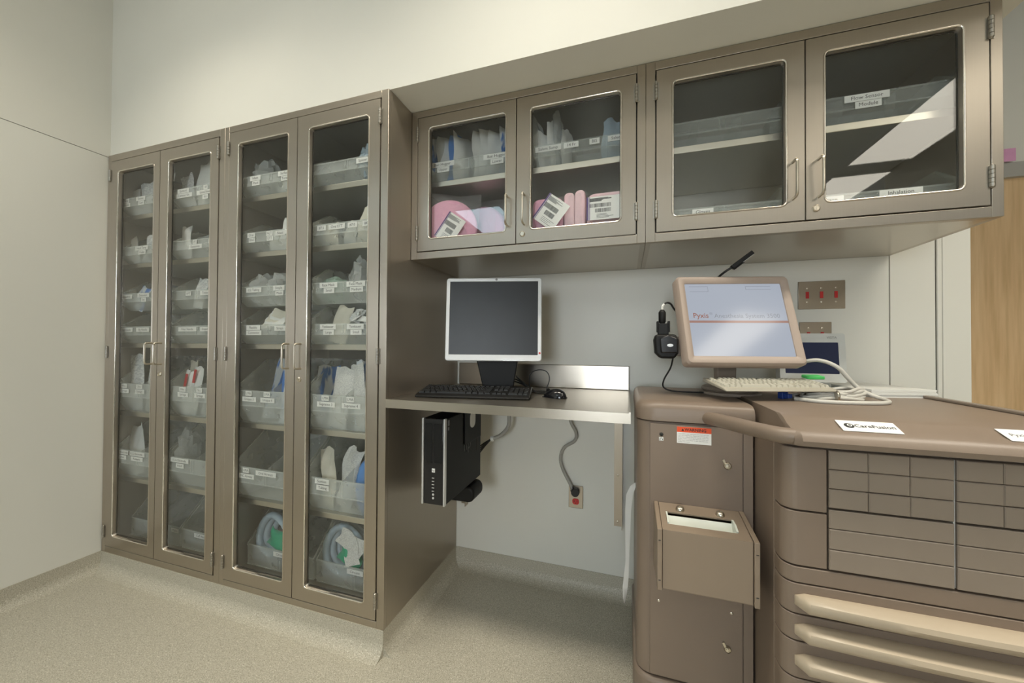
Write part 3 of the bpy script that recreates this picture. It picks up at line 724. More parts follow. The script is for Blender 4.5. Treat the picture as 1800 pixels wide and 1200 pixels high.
# rightmost door
B(4, 0, 1.665, 0.09, 0.12, 0.165, 'skyblue', 51, 'pale blue plastic pack')
P(4, 1, 1.460, 0.085, 0.110, 0.03, 'cream', (-6, -6, 0), 'cream paper pouch')
P(4, 1, 1.563, 0.062, 0.108, 0.03, 'paper', (-5, 8, 0), 'white paper pouch at centre')
P(4, 1, 1.638, 0.078, 0.172, 0.035, 'cream', (-5, 8, 0), 'tall cream pouch at right', crumple=0.010)
B(4, 2, 1.470, 0.14, 0.13, 0.120, 'bag_green', 53, 'greenish clear bag at left', rough=0.12)
B(4, 2, 1.630, 0.115, 0.14, 0.182, 'bag', 54, 'crinkled clear bag at right', rough=0.35)
P(4, 3, 1.500, 0.090, 0.172, 0.03, 'cream', (-6, 12, 0), 'cream pouch with thin white rods')
for k in range(12):
    r = random.Random(90+k)
    P(4, 3, 1.575+0.085*r.random(), 0.052, 0.030, 0.003, 'print' if k % 3 else 'paper', (r.uniform(-60, -10), r.uniform(-50, 50), r.uniform(-20, 20)), 'one of the heaped paper slips', y=0.060+0.05*r.random(), name='printed_slip', crumple=0.002, up=0.080+0.055*r.random())
P(4, 4, 1.392, 0.10, 0.275, 0.010, 'bluep', (-3, 4, 66), 'blue and white flat pack at left', y=0.14)
P(4, 4, 1.502, 0.100, 0.275, 0.02, 'printfine', (-4, 8, 0), 'printed white pouch')
P(4, 4, 1.612, 0.045, 0.305, 0.015, 'bluep', (-3, 0, 20), 'slim blue and white pack', y=0.11)
P(4, 4, 1.655, 0.085, 0.296, 0.015, 'printfine', (-3, -14, -10), 'printed white pouch leaning left', y=0.085)
P(4, 5, 1.462, 0.072, 0.265, 0.03, 'cream', (-4, -4, 0), 'cream paper pouch', crumple=0.010)
P(4, 5, 1.530, 0.095, 0.272, 0.03, 'printfine', (-5, 10, 0), 'crumpled pale pouch', crumple=0.014, y=0.11)
B(4, 5, 1.655, 0.085, 0.12, 0.235, 'blue', 57, 'blue round bag', rough=0.05)
# breathing circuits in the two bottom bins
def circuit(dno, x, label, seed, sheet, R0):
    t = thing('breathing_circuit', label, 'tubing', (x, 0.185, BIN_AT[(dno, 6)][3]+0.004), group='breathing circuits in the bottom bins', world=False)
    for k in range(3):
        path = []; rr = R0-0.013*k
        for i in range(44):
            a = 2*PI*i/44; path.append((rr*1.1*math.cos(a), -0.028+0.028*k-0.012*math.sin(a*2), 0.135+rr*math.sin(a)*1.02))
        put('coiled_tube', MB().tube(path, [0.016+(0.0018 if i % 2 else 0) for i in range(44)], 9, closed=True), 'tube', t, ang=60)
    m0 = pouch_mb(0.12, 0.095, 0.035, seed, 0.008)
    put('green_bag', MB().add(m0.v, m0.f, Tr(0.030, -0.050, 0.085) @ R('Y', 20)), 'green', t, ang=60)
    if sheet:
        for k, (dx, dz, ry, w, h) in enumerate(((0.045, 0.165, 24, 0.14, 0.075), (0.080, 0.105, -20, 0.085, 0.12))):
            m0 = pouch_mb(w, h, 0.002, seed+k, 0.006)
            put('instruction_sheet', MB().add(m0.v, m0.f, Tr(dx, -0.070-0.006*k, dz) @ R('Y', ry) @ R('X', -8)), 'printfine', t, ang=60)
    m0 = pouch_mb(R0*2.45, R0*2.5, 0.13, seed+5, 0.008)
    put('clear_wrap', MB().add(m0.v, m0.f, Tr(0, 0.005, 0.002)), 'wrap', t, ang=60)
circuit(3, 1.072, 'coiled blue breathing circuit in the bottom bin behind the third tall glass door', 71, False, 0.095)
circuit(4, 1.505, 'blue breathing circuit with printed sheets, bottom bin, rightmost tall glass door', 75, True, 0.104)
# warming-blanket packs and tube packs in the hanging cabinets
NUMS = ['first', 'second', 'third', 'fourth', 'fifth', 'sixth', 'seventh', 'eighth', 'ninth']
for k, xx in enumerate((1.885, 1.910, 1.940, 1.985, 2.010, 2.105, 2.140, 2.180, 2.225)):
    x0, x1, yf, zb, _ = UB['a']
    pouch('blanket_pack', '%s upright blanket pack from left in bin above pink foam discs' % NUMS[k], 'packet', xx+0.012, yf+0.105, zb+0.004, 0.15, 0.240+0.010*math.sin(k*2.3), 0.030,
          'blue' if k == 3 else ('bluep' if k in (0, 8) else 'paper'), (-3, 4+3*math.sin(k), 62+8*math.sin(k*1.7)), 0.009, 'blanket packs in the hanging cabinet')
for k, (xx, h, m, lean, rz) in enumerate(((2.405, 0.215, 'bag', -12, 60), (2.430, 0.165, 'paper', -16, 40), (2.462, 0.205, 'paper', -3, 60), (2.482, 0.235, 'bag', -2, 66), (2.506, 0.175, 'paper', 4, 66), (2.690, 0.185, 'skyblue', 2, 25))):
    x0, x1, yf, zb, _ = UB['b']
    pouch('tube_pack', '%s upright tube pack from the left in the bin above the foam block' % NUMS[k], 'packet', xx, yf+0.08, zb+0.004, 0.085, h, 0.016, m, (-4, lean, rz), 0.007, 'tube packs in the hanging cabinet', 0.16)
# pink foam
def product_label(parent, Mx, w, h):
    o = put('product_label', MB().box(-w/2, w/2, -0.001, 0, -h/2, h/2, Mx), 'label', parent, center=tuple(Mx @ Vector((0, 0, 0))))
    r = random.Random(int(w*1000)); x = -w*0.28
    mb = MB()
    for row, (zz, hh) in enumerate(((h*0.12, h*0.16), (-h*0.10, h*0.16))):
        x = -w*0.40+0.02*row
        while x < w*0.22:
            d = r.choice((0.0008, 0.0014, 0.002)); mb.box(x, x+d, -0.0016, -0.001, zz-hh/2, zz+hh/2, Mx); x += d+r.choice((0.001, 0.0016))
    for k in range(6): mb.box(-w*0.42, -w*0.42+w*(0.3+0.4*r.random()), -0.0016, -0.001, h*(0.30+0.025*k)-0.0008, h*(0.30+0.025*k)+0.0006, Mx)
    for k in range(4): mb.box(-w*0.2, w*0.30*r.random()+0.01, -0.0016, -0.001, -h*(0.26+0.05*k)-0.0006, -h*(0.26+0.05*k)+0.0006, Mx)
    put('barcode', mb, 'ink', o)
    put('purple_bars', MB().box(-w/2, -w*0.44, -0.0015, -0.001, -h/2, h/2, Mx).box(-w*0.42, -w*0.40, -0.0015, -0.001, -h/2, h/2, Mx), 'purple', o)
def foam_disc(label, x, y, z, r, th, yaw, lab, m='pink'):
    t = thing('foam_headrest', label, 'foam pad', (x, y, z), math.radians(yaw), 'pink foam pads in the hanging cabinet', world=False)
    prof = [(0.001, -th/2), (r*0.9, -th/2), (r*0.97, -th*0.42), (r, -th*0.25), (r, th*0.25), (r*0.97, th*0.42), (r*0.9, th/2), (0.001, th/2)]
    put('foam_pad', MB().lathe(prof, 40, Tr(0, 0, r) @ R('X', 90)), m, t, ang=50)
    m0 = pouch_mb(2.15*r, 2.25*r, th*1.25, int(x*100), 0.006)
    put('clear_wrap', MB().add(m0.v, m0.f, Tr(0, 0, -0.001)), 'wrap', t, ang=60)
    if lab: product_label(t, Tr(*lab[0]) @ R('Y', lab[1]), lab[2], lab[3])
foam_disc('pink foam disc with tilted white barcode label behind the first hanging glass door', 1.978, 0.264, ZF, 0.122, 0.05, 22, ((0.000, -0.042, 0.105), 32, 0.085, 0.130))
foam_disc('purplish pink foam disc standing behind the labelled disc, without label', 2.090, 0.40, ZF, 0.124, 0.07, -8, None, 'pink')
foam_disc('pink foam disc at the far right behind the first hanging glass door', 2.285, 0.315, ZF, 0.060, 0.05, 0, None, 'palepink')
def foam_block(label, x, y, z, w, h, d, m, ridges, lab):
    t = thing('foam_cushion', label, 'foam pad', (x, y, z), 0, 'pink foam pads in the hanging cabinet', world=False)
    if ridges:
        for k in range(ridges):
            ww = w/ridges
            put('foam_roll', MB().prism(rrect(-w/2+k*ww+0.001, -w/2+(k+1)*ww-0.001, 0, h+0.006*math.sin(k*2), ww*0.42, 6), 'y', -d/2, d/2), m, t, bevel=0.006)
    else:
        put('foam_pad', MB().prism(rrect(-w/2, w/2, 0, h, 0.03, 6), 'y', -d/2, d/2), m, t, bevel=0.012)
    m0 = pouch_mb(w*1.05, h*1.08, d*1.35, int(x*91), 0.005)
    put('clear_wrap', MB().add(m0.v, m0.f, Tr(0, 0, -0.001)), 'wrap', t, ang=60)
    if lab: product_label(t, Tr(*lab[0]) @ R('Y', lab[1]), lab[2], lab[3])
foam_block('deep pink foam block with slanted barcode label behind the second hanging glass door', 2.432, 0.295, ZF, 0.130, 0.200, 0.10, 'pink', 0, ((0.022, -0.078, 0.128), 38, 0.105, 0.120))
foam_block('two pale pink foam rolls standing in the middle behind the second hanging glass door', 2.545, 0.295, ZF, 0.088, 0.212, 0.10, 'palepink', 2, None)
foam_block('pink foam block with wide upright barcode label behind the second hanging glass door', 2.682, 0.300, ZF, 0.175, 0.200, 0.10, 'palepink', 0, ((-0.020, -0.080, 0.125), 0, 0.130, 0.092))

# ================================================================== DESK
ZD, XD = 1.021, 2.764
t = thing('wall_desk', 'narrow stainless steel wall desk beneath the hanging cabinets', 'desk', ((XR+XD)/2, 0.33, 0.35))
put('desk_top', MB().box(XR+0.002, XD, -0.003, DT-0.001, ZD-0.004, ZD).box(XR+0.002, XD, -0.003, 0.001, ZD-0.034, ZD-0.004).box(XD-0.004, XD, 0.001, DT-0.001, ZD-0.034, ZD-0.004)
    .box(XD-0.006, XD, -0.003, DT-0.001, ZD, ZD+0.004), 'steel_h', t)
put('backsplash', MB().box(XR+0.015, XD-0.002, DT-0.014, DT-0.001, ZD+0.0005, ZD+0.120), 'steel_h', t, bevel=0.003)
for bx in (2.692, 1.862):
    b = put('wall_bracket', MB().box(bx, bx+0.040, DT-0.005, DT-0.0005, 0.348, ZD-0.035).box(bx+0.036, bx+0.040, DT-0.042, DT-0.005, 0.348, ZD-0.036).box(bx, bx+0.040, 0.10, DT-0.005, ZD-0.009, ZD-0.0045), 'plate', t)
    for zz in (0.372, 0.60, 0.86): put('screw', MB().lathe([(0.005, 0), (0.005, 0.002), (0.003, 0.0032), (0.0005, 0.0034)], 10, Tr(bx+0.018, DT-0.005, zz) @ R('X', 90)), 'nickel', b)

# flat-screen monitor: local frame turned to face the right a little
t = thing('computer_monitor', 'silver-framed flat monitor with dark screen on the desk', 'monitor', (2.165, 0.40, ZD), math.radians(13.5), world=False)
mm = Tr(-0.008, -0.145, 0.333) @ R('X', -4)
mw, mh = 0.212, 0.184
loops = []
def rl(x0, x1, z0, z1, r, y, n=5): return [(x, y, z) for x, z in rrect(x0, x1, z0, z1, r, n)]
MB0 = MB(); MB0.skin([rl(-mw+0.017, mw-0.017, -mh+0.028, mh-0.016, 0.002, 0.004), rl(-mw+0.016, mw-0.016, -mh+0.027, mh-0.015, 0.002, -0.001), rl(-mw+0.003, mw-0.003, -mh+0.003, mh-0.003, 0.010, -0.002), rl(-mw, mw, -mh, mh, 0.012, 0.002), rl(-mw, mw, -mh, mh, 0.012, 0.022), rl(-mw+0.017, mw-0.017, -mh+0.028, mh-0.016, 0.002, 0.022)], Mx=mm)
bz = put('bezel', MB0, 'monsilver', t); clean(bz)
put('screen', MB().box(-mw+0.016, mw-0.016, 0.002, 0.006, -mh+0.027, mh-0.015, mm), 'lcd', t)
put('back_shell', MB().prism(rrect(-0.19, 0.19, -0.16, 0.165, 0.02), 'y', 0.022, 0.045, mm).prism(rrect(-0.12, 0.12, -0.12, 0.10, 0.02), 'y', 0.045, 0.065, mm), 'black', t, bevel=0.004)
for k in range(4):
    bx = 0.045+0.034*k+(0.014 if k == 3 else 0)
    put('button', MB().box(bx, bx+0.030, -0.004, -0.002, -mh+0.002, -mh+0.008, mm), 'silver', bz)
put('badge', MB().lathe([(0.0052, 0), (0.0052, 0.001)], 16, mm @ Tr(0.012, -0.002, mh-0.008) @ R('X', 90)), 'greyink', bz)
put('red_sticker', MB().lathe([(0.0042, 0), (0.0042, 0.001)], 16, mm @ Tr(mw-0.0085, -0.002, -mh+0.036) @ R('X', 90)), 'red', bz)
put('stand_neck', MB().prism([(-0.060, 0.012), (0.075, 0.012), (0.105, 0.20), (-0.105, 0.20)], 'y', -0.075, -0.045).prism([(-0.05, 0.012), (0.05, 0.012), (0.05, 0.3), (-0.05, 0.3)], 'y', -0.06, -0.03), 'black', t, bevel=0.004)
put('stand_base', MB().prism(rrect(-0.12, 0.12, -0.17, 0.08, 0.03), 'z', 0.0, 0.012), 'black', t, bevel=0.004)

# keyboards
KEYM = {}
def keyboard(label, loc, yaw, tilt, W_, D_, thick, body, keym, rows, sep, feet=0.0, legs=False):
    t = thing('keyboard', label, 'keyboard', loc, math.radians(yaw), world=False)
    tl = R('X', tilt)
    prof = [(-D_/2, 0.002), (D_/2, 0.002), (D_/2, thick), (-D_/2+0.02, thick*0.72), (-D_/2, thick*0.45)]
    lift = Tr(0, 0, math.sin(math.radians(tilt))*D_/2*1.02)
    Mx = lift @ tl
    body_o = put('case', MB().prism(prof, 'x', -W_/2, W_/2, Mx), body, t, bevel=0.003)
    if legs:
        for sx in (-1, 1):
            y1 = (Mx @ Vector((0, D_/2-0.02, 0.002)))
            put('foot', MB().box(sx*W_*0.4-0.012, sx*W_*0.4+0.012, y1.y-0.006, y1.y+0.006, 0.0, y1.z+0.004), body, t)
    slope = math.atan2(thick*0.28, D_-0.02)
    kp = (W_-0.016)/22.6; kd = (D_-0.045)/6.3
    def key(u0, u1, row):
        w = (u1-u0)*kp-0.0022; k = (round(w, 4), body)
        if k not in KEYM:
            hw, hd = w/2, (kd-0.0022)/2; i = 0.0022; h = 0.0075
            mb = MB().add([(-hw, -hd, 0), (hw, -hd, 0), (hw, hd, 0), (-hw, hd, 0), (-hw+i, -hd+i, h), (hw-i, -hd+i, h), (hw-i, hd-i*0.6, h), (-hw+i, hd-i*0.6, h)],
                          [(3, 2, 1, 0), (4, 5, 6, 7), (0, 1, 5, 4), (1, 2, 6, 5), (2, 3, 7, 6), (3, 0, 4, 7)])
            me, c = mb.mesh('key', (0, 0, 0)); me.materials.append(M[keym]); KEYM[k] = me
        x = -W_/2+0.008+(u0+u1)/2*kp
        y = -D_/2+0.024+(row+0.5)*kd+(0.3*kd if row == 5 else 0)
        z = thick*0.72+(y+D_/2-0.02)*math.tan(slope)
        p = Mx @ Vector((x, y, z-0.0005))
        share('key', KEYM[k], p, body_o, (math.radians(tilt)+slope, 0, 0))
    main = [[1.25, 1.25, 1.25, 6.25, 1.25, 1.25, 1.25, 1.25], [2.25]+[1]*10+[2.75], [1.75]+[1]*11+[2.25], [1.5]+[1]*12+[1.5], [1]*13+[2], [1, -1, 1, 1, 1, 1, -0.5, 1, 1, 1, 1, -0.5, 1, 1, 1, 1]]
    for row, ks in enumerate(main):
        u = 0
        for k in ks:
            if k > 0: key(u, u+k, row)
            u += abs(k)
    for row in range(6):
        for c in range(3):
            if row in (0, 3, 4, 5) or (row == 1 and c == 1): key(15.3+c, 16.3+c, row)
        if row < 5:
            for c in range(4):
                if row == 0 and c == 0: key(18.6, 20.6, 0)
                elif not (row == 0 and c == 1): key(18.6+c, 19.6+c, row)
    return t
keyboard('black full-size keyboard on the steel desk', (2.135, 0.195, ZD), 10.0, 6.0, 0.475, 0.165, 0.020, 'black', 'keyblack', 6, 0, legs=True)

# mouse
t = thing('computer_mouse', 'black mouse beside the black keyboard on the desk', 'mouse', (2.462, 0.275, ZD), math.radians(62), world=False)
vs = []; fs = []; nu, nv = 20, 8
for j in range(nv+1):
    ph = 0.5*PI*j/nv
    for i in range(nu):
        a = 2*PI*i/nu; x = math.cos(a)*math.cos(ph)*0.031; y = math.sin(a)*math.cos(ph)*0.057
        vs.append((x*(1-0.1*math.sin(a)), y, 0.002+0.036*math.sin(ph)*(1-0.25*(y/0.057))))
for j in range(nv):
    for i in range(nu): fs.append((j*nu+i, j*nu+(i+1) % nu, (j+1)*nu+(i+1) % nu, (j+1)*nu+i))
fs.append(tuple(range(nu-1, -1, -1)))
put('shell', MB().add(vs, fs).box(-0.028, 0.028, -0.045, 0.045, 0, 0.003), 'blackgloss', t, ang=60)
put('wheel', MB().lathe([(0.004, -0.003), (0.010, -0.002), (0.010, 0.002), (0.004, 0.003)], 16, Tr(0, 0.034, 0.026) @ R('Y', 90)), 'black', t)
mr_ = Matrix.Rotation(-math.radians(62), 4, 'Z') @ Tr(-2.462, -0.275, -ZD)
put('cable', MB().tube(spline([(2.414, 0.325, 1.033), (2.412, 0.345, 1.048), (2.424, 0.35, 1.092), (2.410, 0.35, 1.124), (2.372, 0.35, 1.130), (2.336, 0.355, 1.112), (2.330, 0.36, 1.075), (2.335, 0.37, 1.030), (2.36, 0.42, 1.024)]), 0.0022, 6, mr_), 'rubber', t)

# desktop computer slung under the desk
t = thing('desktop_computer', 'slim black desktop computer slung under the desk', 'computer', (2.018, 0.235, 0.605))
X0, X1, Y0, Y1, Z0, Z1 = 1.967, 2.070, 0.060, 0.420, 0.605, 0.945
put('chassis', MB().box(X0+0.001, X1-0.001, Y0, Y1, Z0, Z1), 'black', t, bevel=0.003)
fr = put('front_panel', MB().box(X0+0.008, X1-0.008, Y0-0.010, Y0, Z0, Z1), 'blackgloss', t, bevel=0.003)
for a, b in ((X0, X0+0.007), (X1-0.007, X1)): put('silver_edge', MB().box(a, b, Y0-0.013, Y0+0.004, Z0-0.002, Z1+0.002), 'silver', fr, bevel=0.002)
put('drive_bay', MB().box(X0+0.014, X0+0.046, Y0-0.0115, Y0-0.0095, Z0+0.165, Z1-0.02).box(X0+0.054, X1-0.014, Y0-0.0115, Y0-0.0095, Z0+0.165, Z1-0.02), 'black', fr, bevel=0.001)
bd = put('badge', MB().box(X0+0.046, X0+0.059, Y0-0.0115, Y0-0.010, Z0+0.128, Z0+0.143), 'label', fr)
text('hp', 0.010, 'ink', (X0+0.0525, Y0-0.0119, Z0+0.1355), bd)
for k in range(5): put('port', MB().box(X0+0.046, X0+0.056, Y0-0.0115, Y0-0.0098, Z0+0.052+0.013*k, Z0+0.0545+0.013*k), 'silver', fr)
for k in range(2): put('audio_jack', MB().lathe([(0.0045, 0), (0.0045, 0.0015), (0.002, 0.0015)], 12, Tr(X0+0.052, Y0-0.010, Z0+0.026+0.014*k) @ R('X', 90)), 'silver', fr)
put('vent', MB().box(X1-0.002, X1+0.0005, Y1-0.055, Y1-0.030, Z0+0.135, Z0+0.225), 'gap', t, bevel=0.002)
put('side_sticker', MB().box(X1-0.002, X1+0.0003, Y0+0.014, Y0+0.026, Z1-0.030, Z1-0.008).box(X1-0.002, X1+0.0003, Y0+0.014, Y0+0.024, Z1-0.048, Z1-0.036), 'greyink', t)
text('hp', 0.075, 'blackgloss', (X1+0.0003, Y0+0.20, Z0+0.19), t, (PI/2, 0, PI/2))
t = thing('computer_holder', 'black metal holder carrying the desktop computer', 'holder', (2.02, 0.25, 0.5))
put('top_plate', MB().box(1.93, 2.09, 0.10, 0.42, ZD-0.040, ZD-0.034).box(1.985, 2.055, 0.20, 0.40, Z1+0.001, ZD-0.040), 'black', t, bevel=0.002)
put('side_arm', MB().box(X1+0.001, X1+0.006, 0.225, 0.405, 0.800, ZD-0.034), 'black', t, bevel=0.002)
put('strap_slot', MB().prism(rrect(0.275, 0.335, 0.862, 0.935, 0.026), 'x', X1+0.006, X1+0.0066), 'white', t)
put('foot_cup', MB().prism(rrect(1.940, 2.085, 0.515, 0.588, 0.030, 6), 'y', 0.30, 0.415).box(2.0, 2.03, 0.32, 0.40, 0.585, Z0-0.0005), 'black', t, bevel=0.015, seg=3)

# cables below the desk
t = thing('cable_bundle', 'grey sleeved cable bundle curving behind the desktop computer', 'cable', (2.12, 0.53, 0.75))
put('sleeve', MB().tube(spline([(2.150, 0.55, ZD-0.036), (2.154, 0.55, 0.94), (2.172, 0.55, 0.88), (2.168, 0.55, 0.82), (2.13, 0.54, 0.775), (2.085, 0.53, 0.755)]), 0.010, 10), 'cable_g', t)
for p in ((2.151, 0.55, 0.955), (2.090, 0.53, 0.757)): put('white_tie', MB().lathe([(0.0135, -0.008), (0.0145, 0), (0.0135, 0.008)], 14, Tr(*p) @ R('Y', 15 if p[2] > 0.9 else 75)), 'white', t)
for k in range(4): put('lead', MB().tube(spline([(2.085, 0.53, 0.757), (2.06, 0.50, 0.742-0.006*k), (2.04, 0.46, 0.728-0.012*k), (2.02, 0.421, 0.73-0.016*k)]), 0.003, 6), 'rubber', t)
t = thing('power_cable', 'grey power cable curving down the wall to the outlet', 'cable', (2.48, 0.63, 0.5))
put('cord', MB().tube(spline([(2.470, 0.60, ZD-0.036), (2.480, 0.615, 0.86), (2.505, 0.63, 0.80), (2.498, 0.635, 0.755), (2.445, 0.637, 0.715), (2.425, 0.637, 0.66), (2.440, 0.635, 0.60), (2.478, 0.625, 0.535), (2.490, 0.615, 0.512)]), 0.0085, 10), 'cable_g', t)
put('plug', MB().lathe([(0.008, 0), (0.011, 0.02), (0.017, 0.032), (0.019, 0.045), (0.019, 0.060)], 16, Tr(2.488, 0.612, 0.522) @ R('X', -125) @ R('Y', 8)).lathe([(0.020, -0.012), (0.021, 0), (0.020, 0.016)], 18, Tr(2.503, 0.630, 0.497) @ R('X', 90)), 'rubber', t)
for k, (a, b, dz, ny) in enumerate((((2.37), 2.46, 0.040, 0.35), (2.545, 2.635, 0.075, 0.45))):
    o = put('black_cable', MB().tube(spline([(a, ny, ZD-0.036), (a+0.02, ny, ZD-0.036-dz*0.7), ((a+b)/2+0.01, ny, ZD-0.036-dz), (b-0.012, ny, ZD-0.036-dz*0.6), (b, ny, ZD-0.036)]), 0.004, 6), 'rubber')
    tag(o, ['shallow black cable loop hanging below the desk, left of the grey cable', 'deeper black cable loop hanging below the desk, right of the grey cable'][k], 'cable', 'cable loops under the desk')
for k in range(3):
    o = put('desk_cable', MB().tube(spline([(2.20+0.02*k, 0.45, ZD+0.05+0.01*k), (2.27, 0.44-0.02*k, ZD+0.035+0.012*k), (2.33+0.02*k, 0.42-0.03*k, ZD+0.006), (2.38+0.03*k, 0.45, ZD+0.005)]), 0.0035, 6), 'rubber')
    tag(o, '%s of three black leads behind the keyboard under the monitor' % ['upper', 'middle', 'lower'][k], 'cable', 'leads under the monitor')

# wall plates
def plate(label, name, x0, x1, z0, z1, n, switches):
    t = thing(name, label, 'switch' if switches else 'outlet', ((x0+x1)/2, DT-0.004, z0))
    put('cover_plate', MB().box(x0, x1, DT-0.006, DT-0.0005, z0, z1), 'plate', t, bevel=0.002)
    return t
t = plate('steel wall plate with three red toggle switches', 'switch_plate', 3.463, 3.631, 1.404, 1.524, 3, True)
for k, x in enumerate((3.496, 3.547, 3.598)):
    sgn = -1 if k == 1 else 1
    put('toggle', MB().box(x-0.006, x+0.006, DT-0.0085, DT-0.006, 1.450, 1.479).box(x-0.005, x+0.005, -0.020, 0.0, -0.005, 0.005, Tr(x, DT-0.006, 1.464) @ R('X', -28*sgn)), 'red', t, bevel=0.001)
    for zz in (1.434, 1.494): put('screw', MB().lathe([(0.0035, 0), (0.0035, 0.0012), (0.001, 0.0018)], 10, Tr(x, DT-0.006, zz) @ R('X', 90)), 'nickel', t)
t = plate('steel wall plate with two red toggle switches above the small grey display', 'switch_plate', 3.467, 3.583, 1.230, 1.348, 2, True)
for k, x in enumerate((3.500, 3.549)):
    sgn = -1 if k == 0 else 1
    put('toggle', MB().box(x-0.006, x+0.006, DT-0.0085, DT-0.006, 1.276, 1.305).box(x-0.005, x+0.005, -0.020, 0.0, -0.005, 0.005, Tr(x, DT-0.006, 1.290) @ R('X', -28*sgn)), 'red', t, bevel=0.001)
    for zz in (1.258, 1.322): put('screw', MB().lathe([(0.0035, 0), (0.0035, 0.0012), (0.001, 0.0018)], 10, Tr(x, DT-0.006, zz) @ R('X', 90)), 'nickel', t)
t = plate('steel outlet plate with red socket low on the wall', 'wall_outlet', 2.467, 2.540, 0.409, 0.523, 1, False)
for zz in (0.443, 0.495):
    o = put('red_socket', MB().prism(rrect(2.486, 2.520, zz-0.015, zz+0.015, 0.012), 'y', DT-0.0085, DT-0.006), 'red', t)
    put('slots', MB().box(2.494, 2.4965, DT-0.0090, DT-0.0084, zz-0.003, zz+0.006).box(2.509, 2.5115, DT-0.0090, DT-0.0084, zz-0.003, zz+0.006).box(2.501, 2.505, DT-0.0090, DT-0.0084, zz-0.010, zz-0.006), 'gap', o)
o = put('paper_note', MB().box(4.575, 4.625, 1.270, 1.2715, 2.19, 2.255), 'pinknote')  # stands in for a pink reflection, built as a coloured card
tag(o, 'small pink paper note standing on the grey door frame', 'note')

# ================================================================== DRUG DRAWER STATION
T_ = 1.07; YF = -0.200
st = thing('drawer_station', 'taupe medical drawer station standing in front of the right wall', 'cart', (3.27, 0.15, 0.0))
def plan(x0, x1, y0, y1, rl_=0.0, rr_=0.0, n=7):
    """floor plan with rounded front corners (front = y0)"""
    p = []
    if rl_: p += [(x0+rl_-rl_*math.cos(0.5*PI*k/(n-1)), y0+rl_-rl_*math.sin(0.5*PI*k/(n-1))) for k in range(n)]
    else: p += [(x0, y0)]
    if rr_: p += [(x1-rr_+rr_*math.sin(0.5*PI*k/(n-1)), y0+rr_-rr_*math.cos(0.5*PI*k/(n-1))) for k in range(n)]
    else: p += [(x1, y0)]
    return p+[(x1, y1), (x0, y1)]
YM = 0.0
put('module_body', MB().prism(plan(2.783, 3.110, YM+0.004, 0.46, 0.045), 'z', 0.20, 1.000), 'taupe', st, bevel=0.003)
put('module_base', MB().prism(plan(2.775, 3.112, YM-0.008, 0.47, 0.055), 'z', 0.015, 0.197), 'taupe', st, bevel=0.012, seg=3)
dr = put('module_door', MB().box(2.823, 3.080, YM-0.003, YM+0.004, 0.207, 0.996), 'taupe', st, bevel=0.0015)
put('module_trim', MB().box(3.083, 3.108, YM-0.001, YM+0.004, 0.207, 0.996), 'taupe', st, bevel=0.001)
lid = MB()
def inset_plan(d): return plan(2.780+d, 3.112-d*0.2, YM-0.006+d, 0.465-d, 0.060)
lid.skin([[(x, y, 1.003) for x, y in inset_plan(0.002)], [(x, y, 1.004) for x, y in inset_plan(0.0)], [(x, y, 1.040) for x, y in inset_plan(0.0)], [(x, y, 1.052) for x, y in inset_plan(0.004)], [(x, y, 1.062) for x, y in inset_plan(0.014)], [(x, y, 1.0655) for x, y in inset_plan(0.030)]], close_ring=False)
n_ = len(inset_plan(0)); lid.f += [tuple(range(n_-1, -1, -1)), tuple(5*n_+k for k in range(n_))]
put('module_lid', lid, 'taupe', st, ang=50)
# main cabinet
put('main_body', MB().prism(plan(3.122, 3.735, YF+0.020, 0.47, 0.030, 0.030), 'z', 0.09, 1.003), 'taupe2', st)
put('side_cover', MB().box(3.114, 3.1225, YF+0.06, 0.47, 0.09, 1.003), 'taupe', st, bevel=0.002)
put('station_base', MB().prism(plan(3.118, 3.740, YF, 0.47, 0.04, 0.04), 'z', 0.03, 0.17), 'taupe', st, bevel=0.008)
def facing(x0, x1, z0, z1, m, name, parent=st, rl_=0, rr_=0, th=0.020, bev=0.002):
    return put(name, MB().prism(plan(x0, x1, YF, YF+max(th, rl_+0.05 if rl_ else 0, rr_+0.05 if rr_ else 0), rl_, rr_), 'z', z0, z1), m, parent, bevel=bev)
facing(3.115, 3.202, 0.849, 0.998, 'taupe', 'corner_panel', rl_=0.030); facing(3.115, 3.202, 0.717, 0.845, 'taupe', 'corner_panel', rl_=0.030)
facing(3.659, 3.745, 0.849, 0.998, 'taupe', 'corner_panel', rr_=0.030); facing(3.659, 3.745, 0.717, 0.845, 'taupe', 'corner_panel', rr_=0.030)
facing(3.115, 3.745, 0.676, 0.713, 'taupe', 'band_panel', rl_=0.030, rr_=0.030)
rows_s = [(0.9535, 0.996), (0.9090, 0.9510), (0.8635, 0.9060)]; rows_w = [(0.8155, 0.8575), (0.7675, 0.8130), (0.7190, 0.7650)]
def shared_box(name, w, h, d, m, bev):
    mb = MB(); i = bev
    vs = [(-w/2, d/2, -h/2), (w/2, d/2, -h/2), (w/2, d/2, h/2), (-w/2, d/2, h/2), (-w/2, -d/2+i, -h/2), (w/2, -d/2+i, -h/2), (w/2, -d/2+i, h/2), (-w/2, -d/2+i, h/2),
          (-w/2+i, -d/2, -h/2+i), (w/2-i, -d/2, -h/2+i), (w/2-i, -d/2, h/2-i), (-w/2+i, -d/2, h/2-i)]
    fs = [(0, 3, 2, 1), (0, 1, 5, 4), (1, 2, 6, 5), (2, 3, 7, 6), (3, 0, 4, 7), (4, 5, 9, 8), (5, 6, 10, 9), (6, 7, 11, 10), (7, 4, 8, 11), (8, 9, 10, 11)]
    me, c = mb.add(vs, fs).mesh(name, (0, 0, 0)); smooth(me, 20); me.materials.append(M[m]); return me
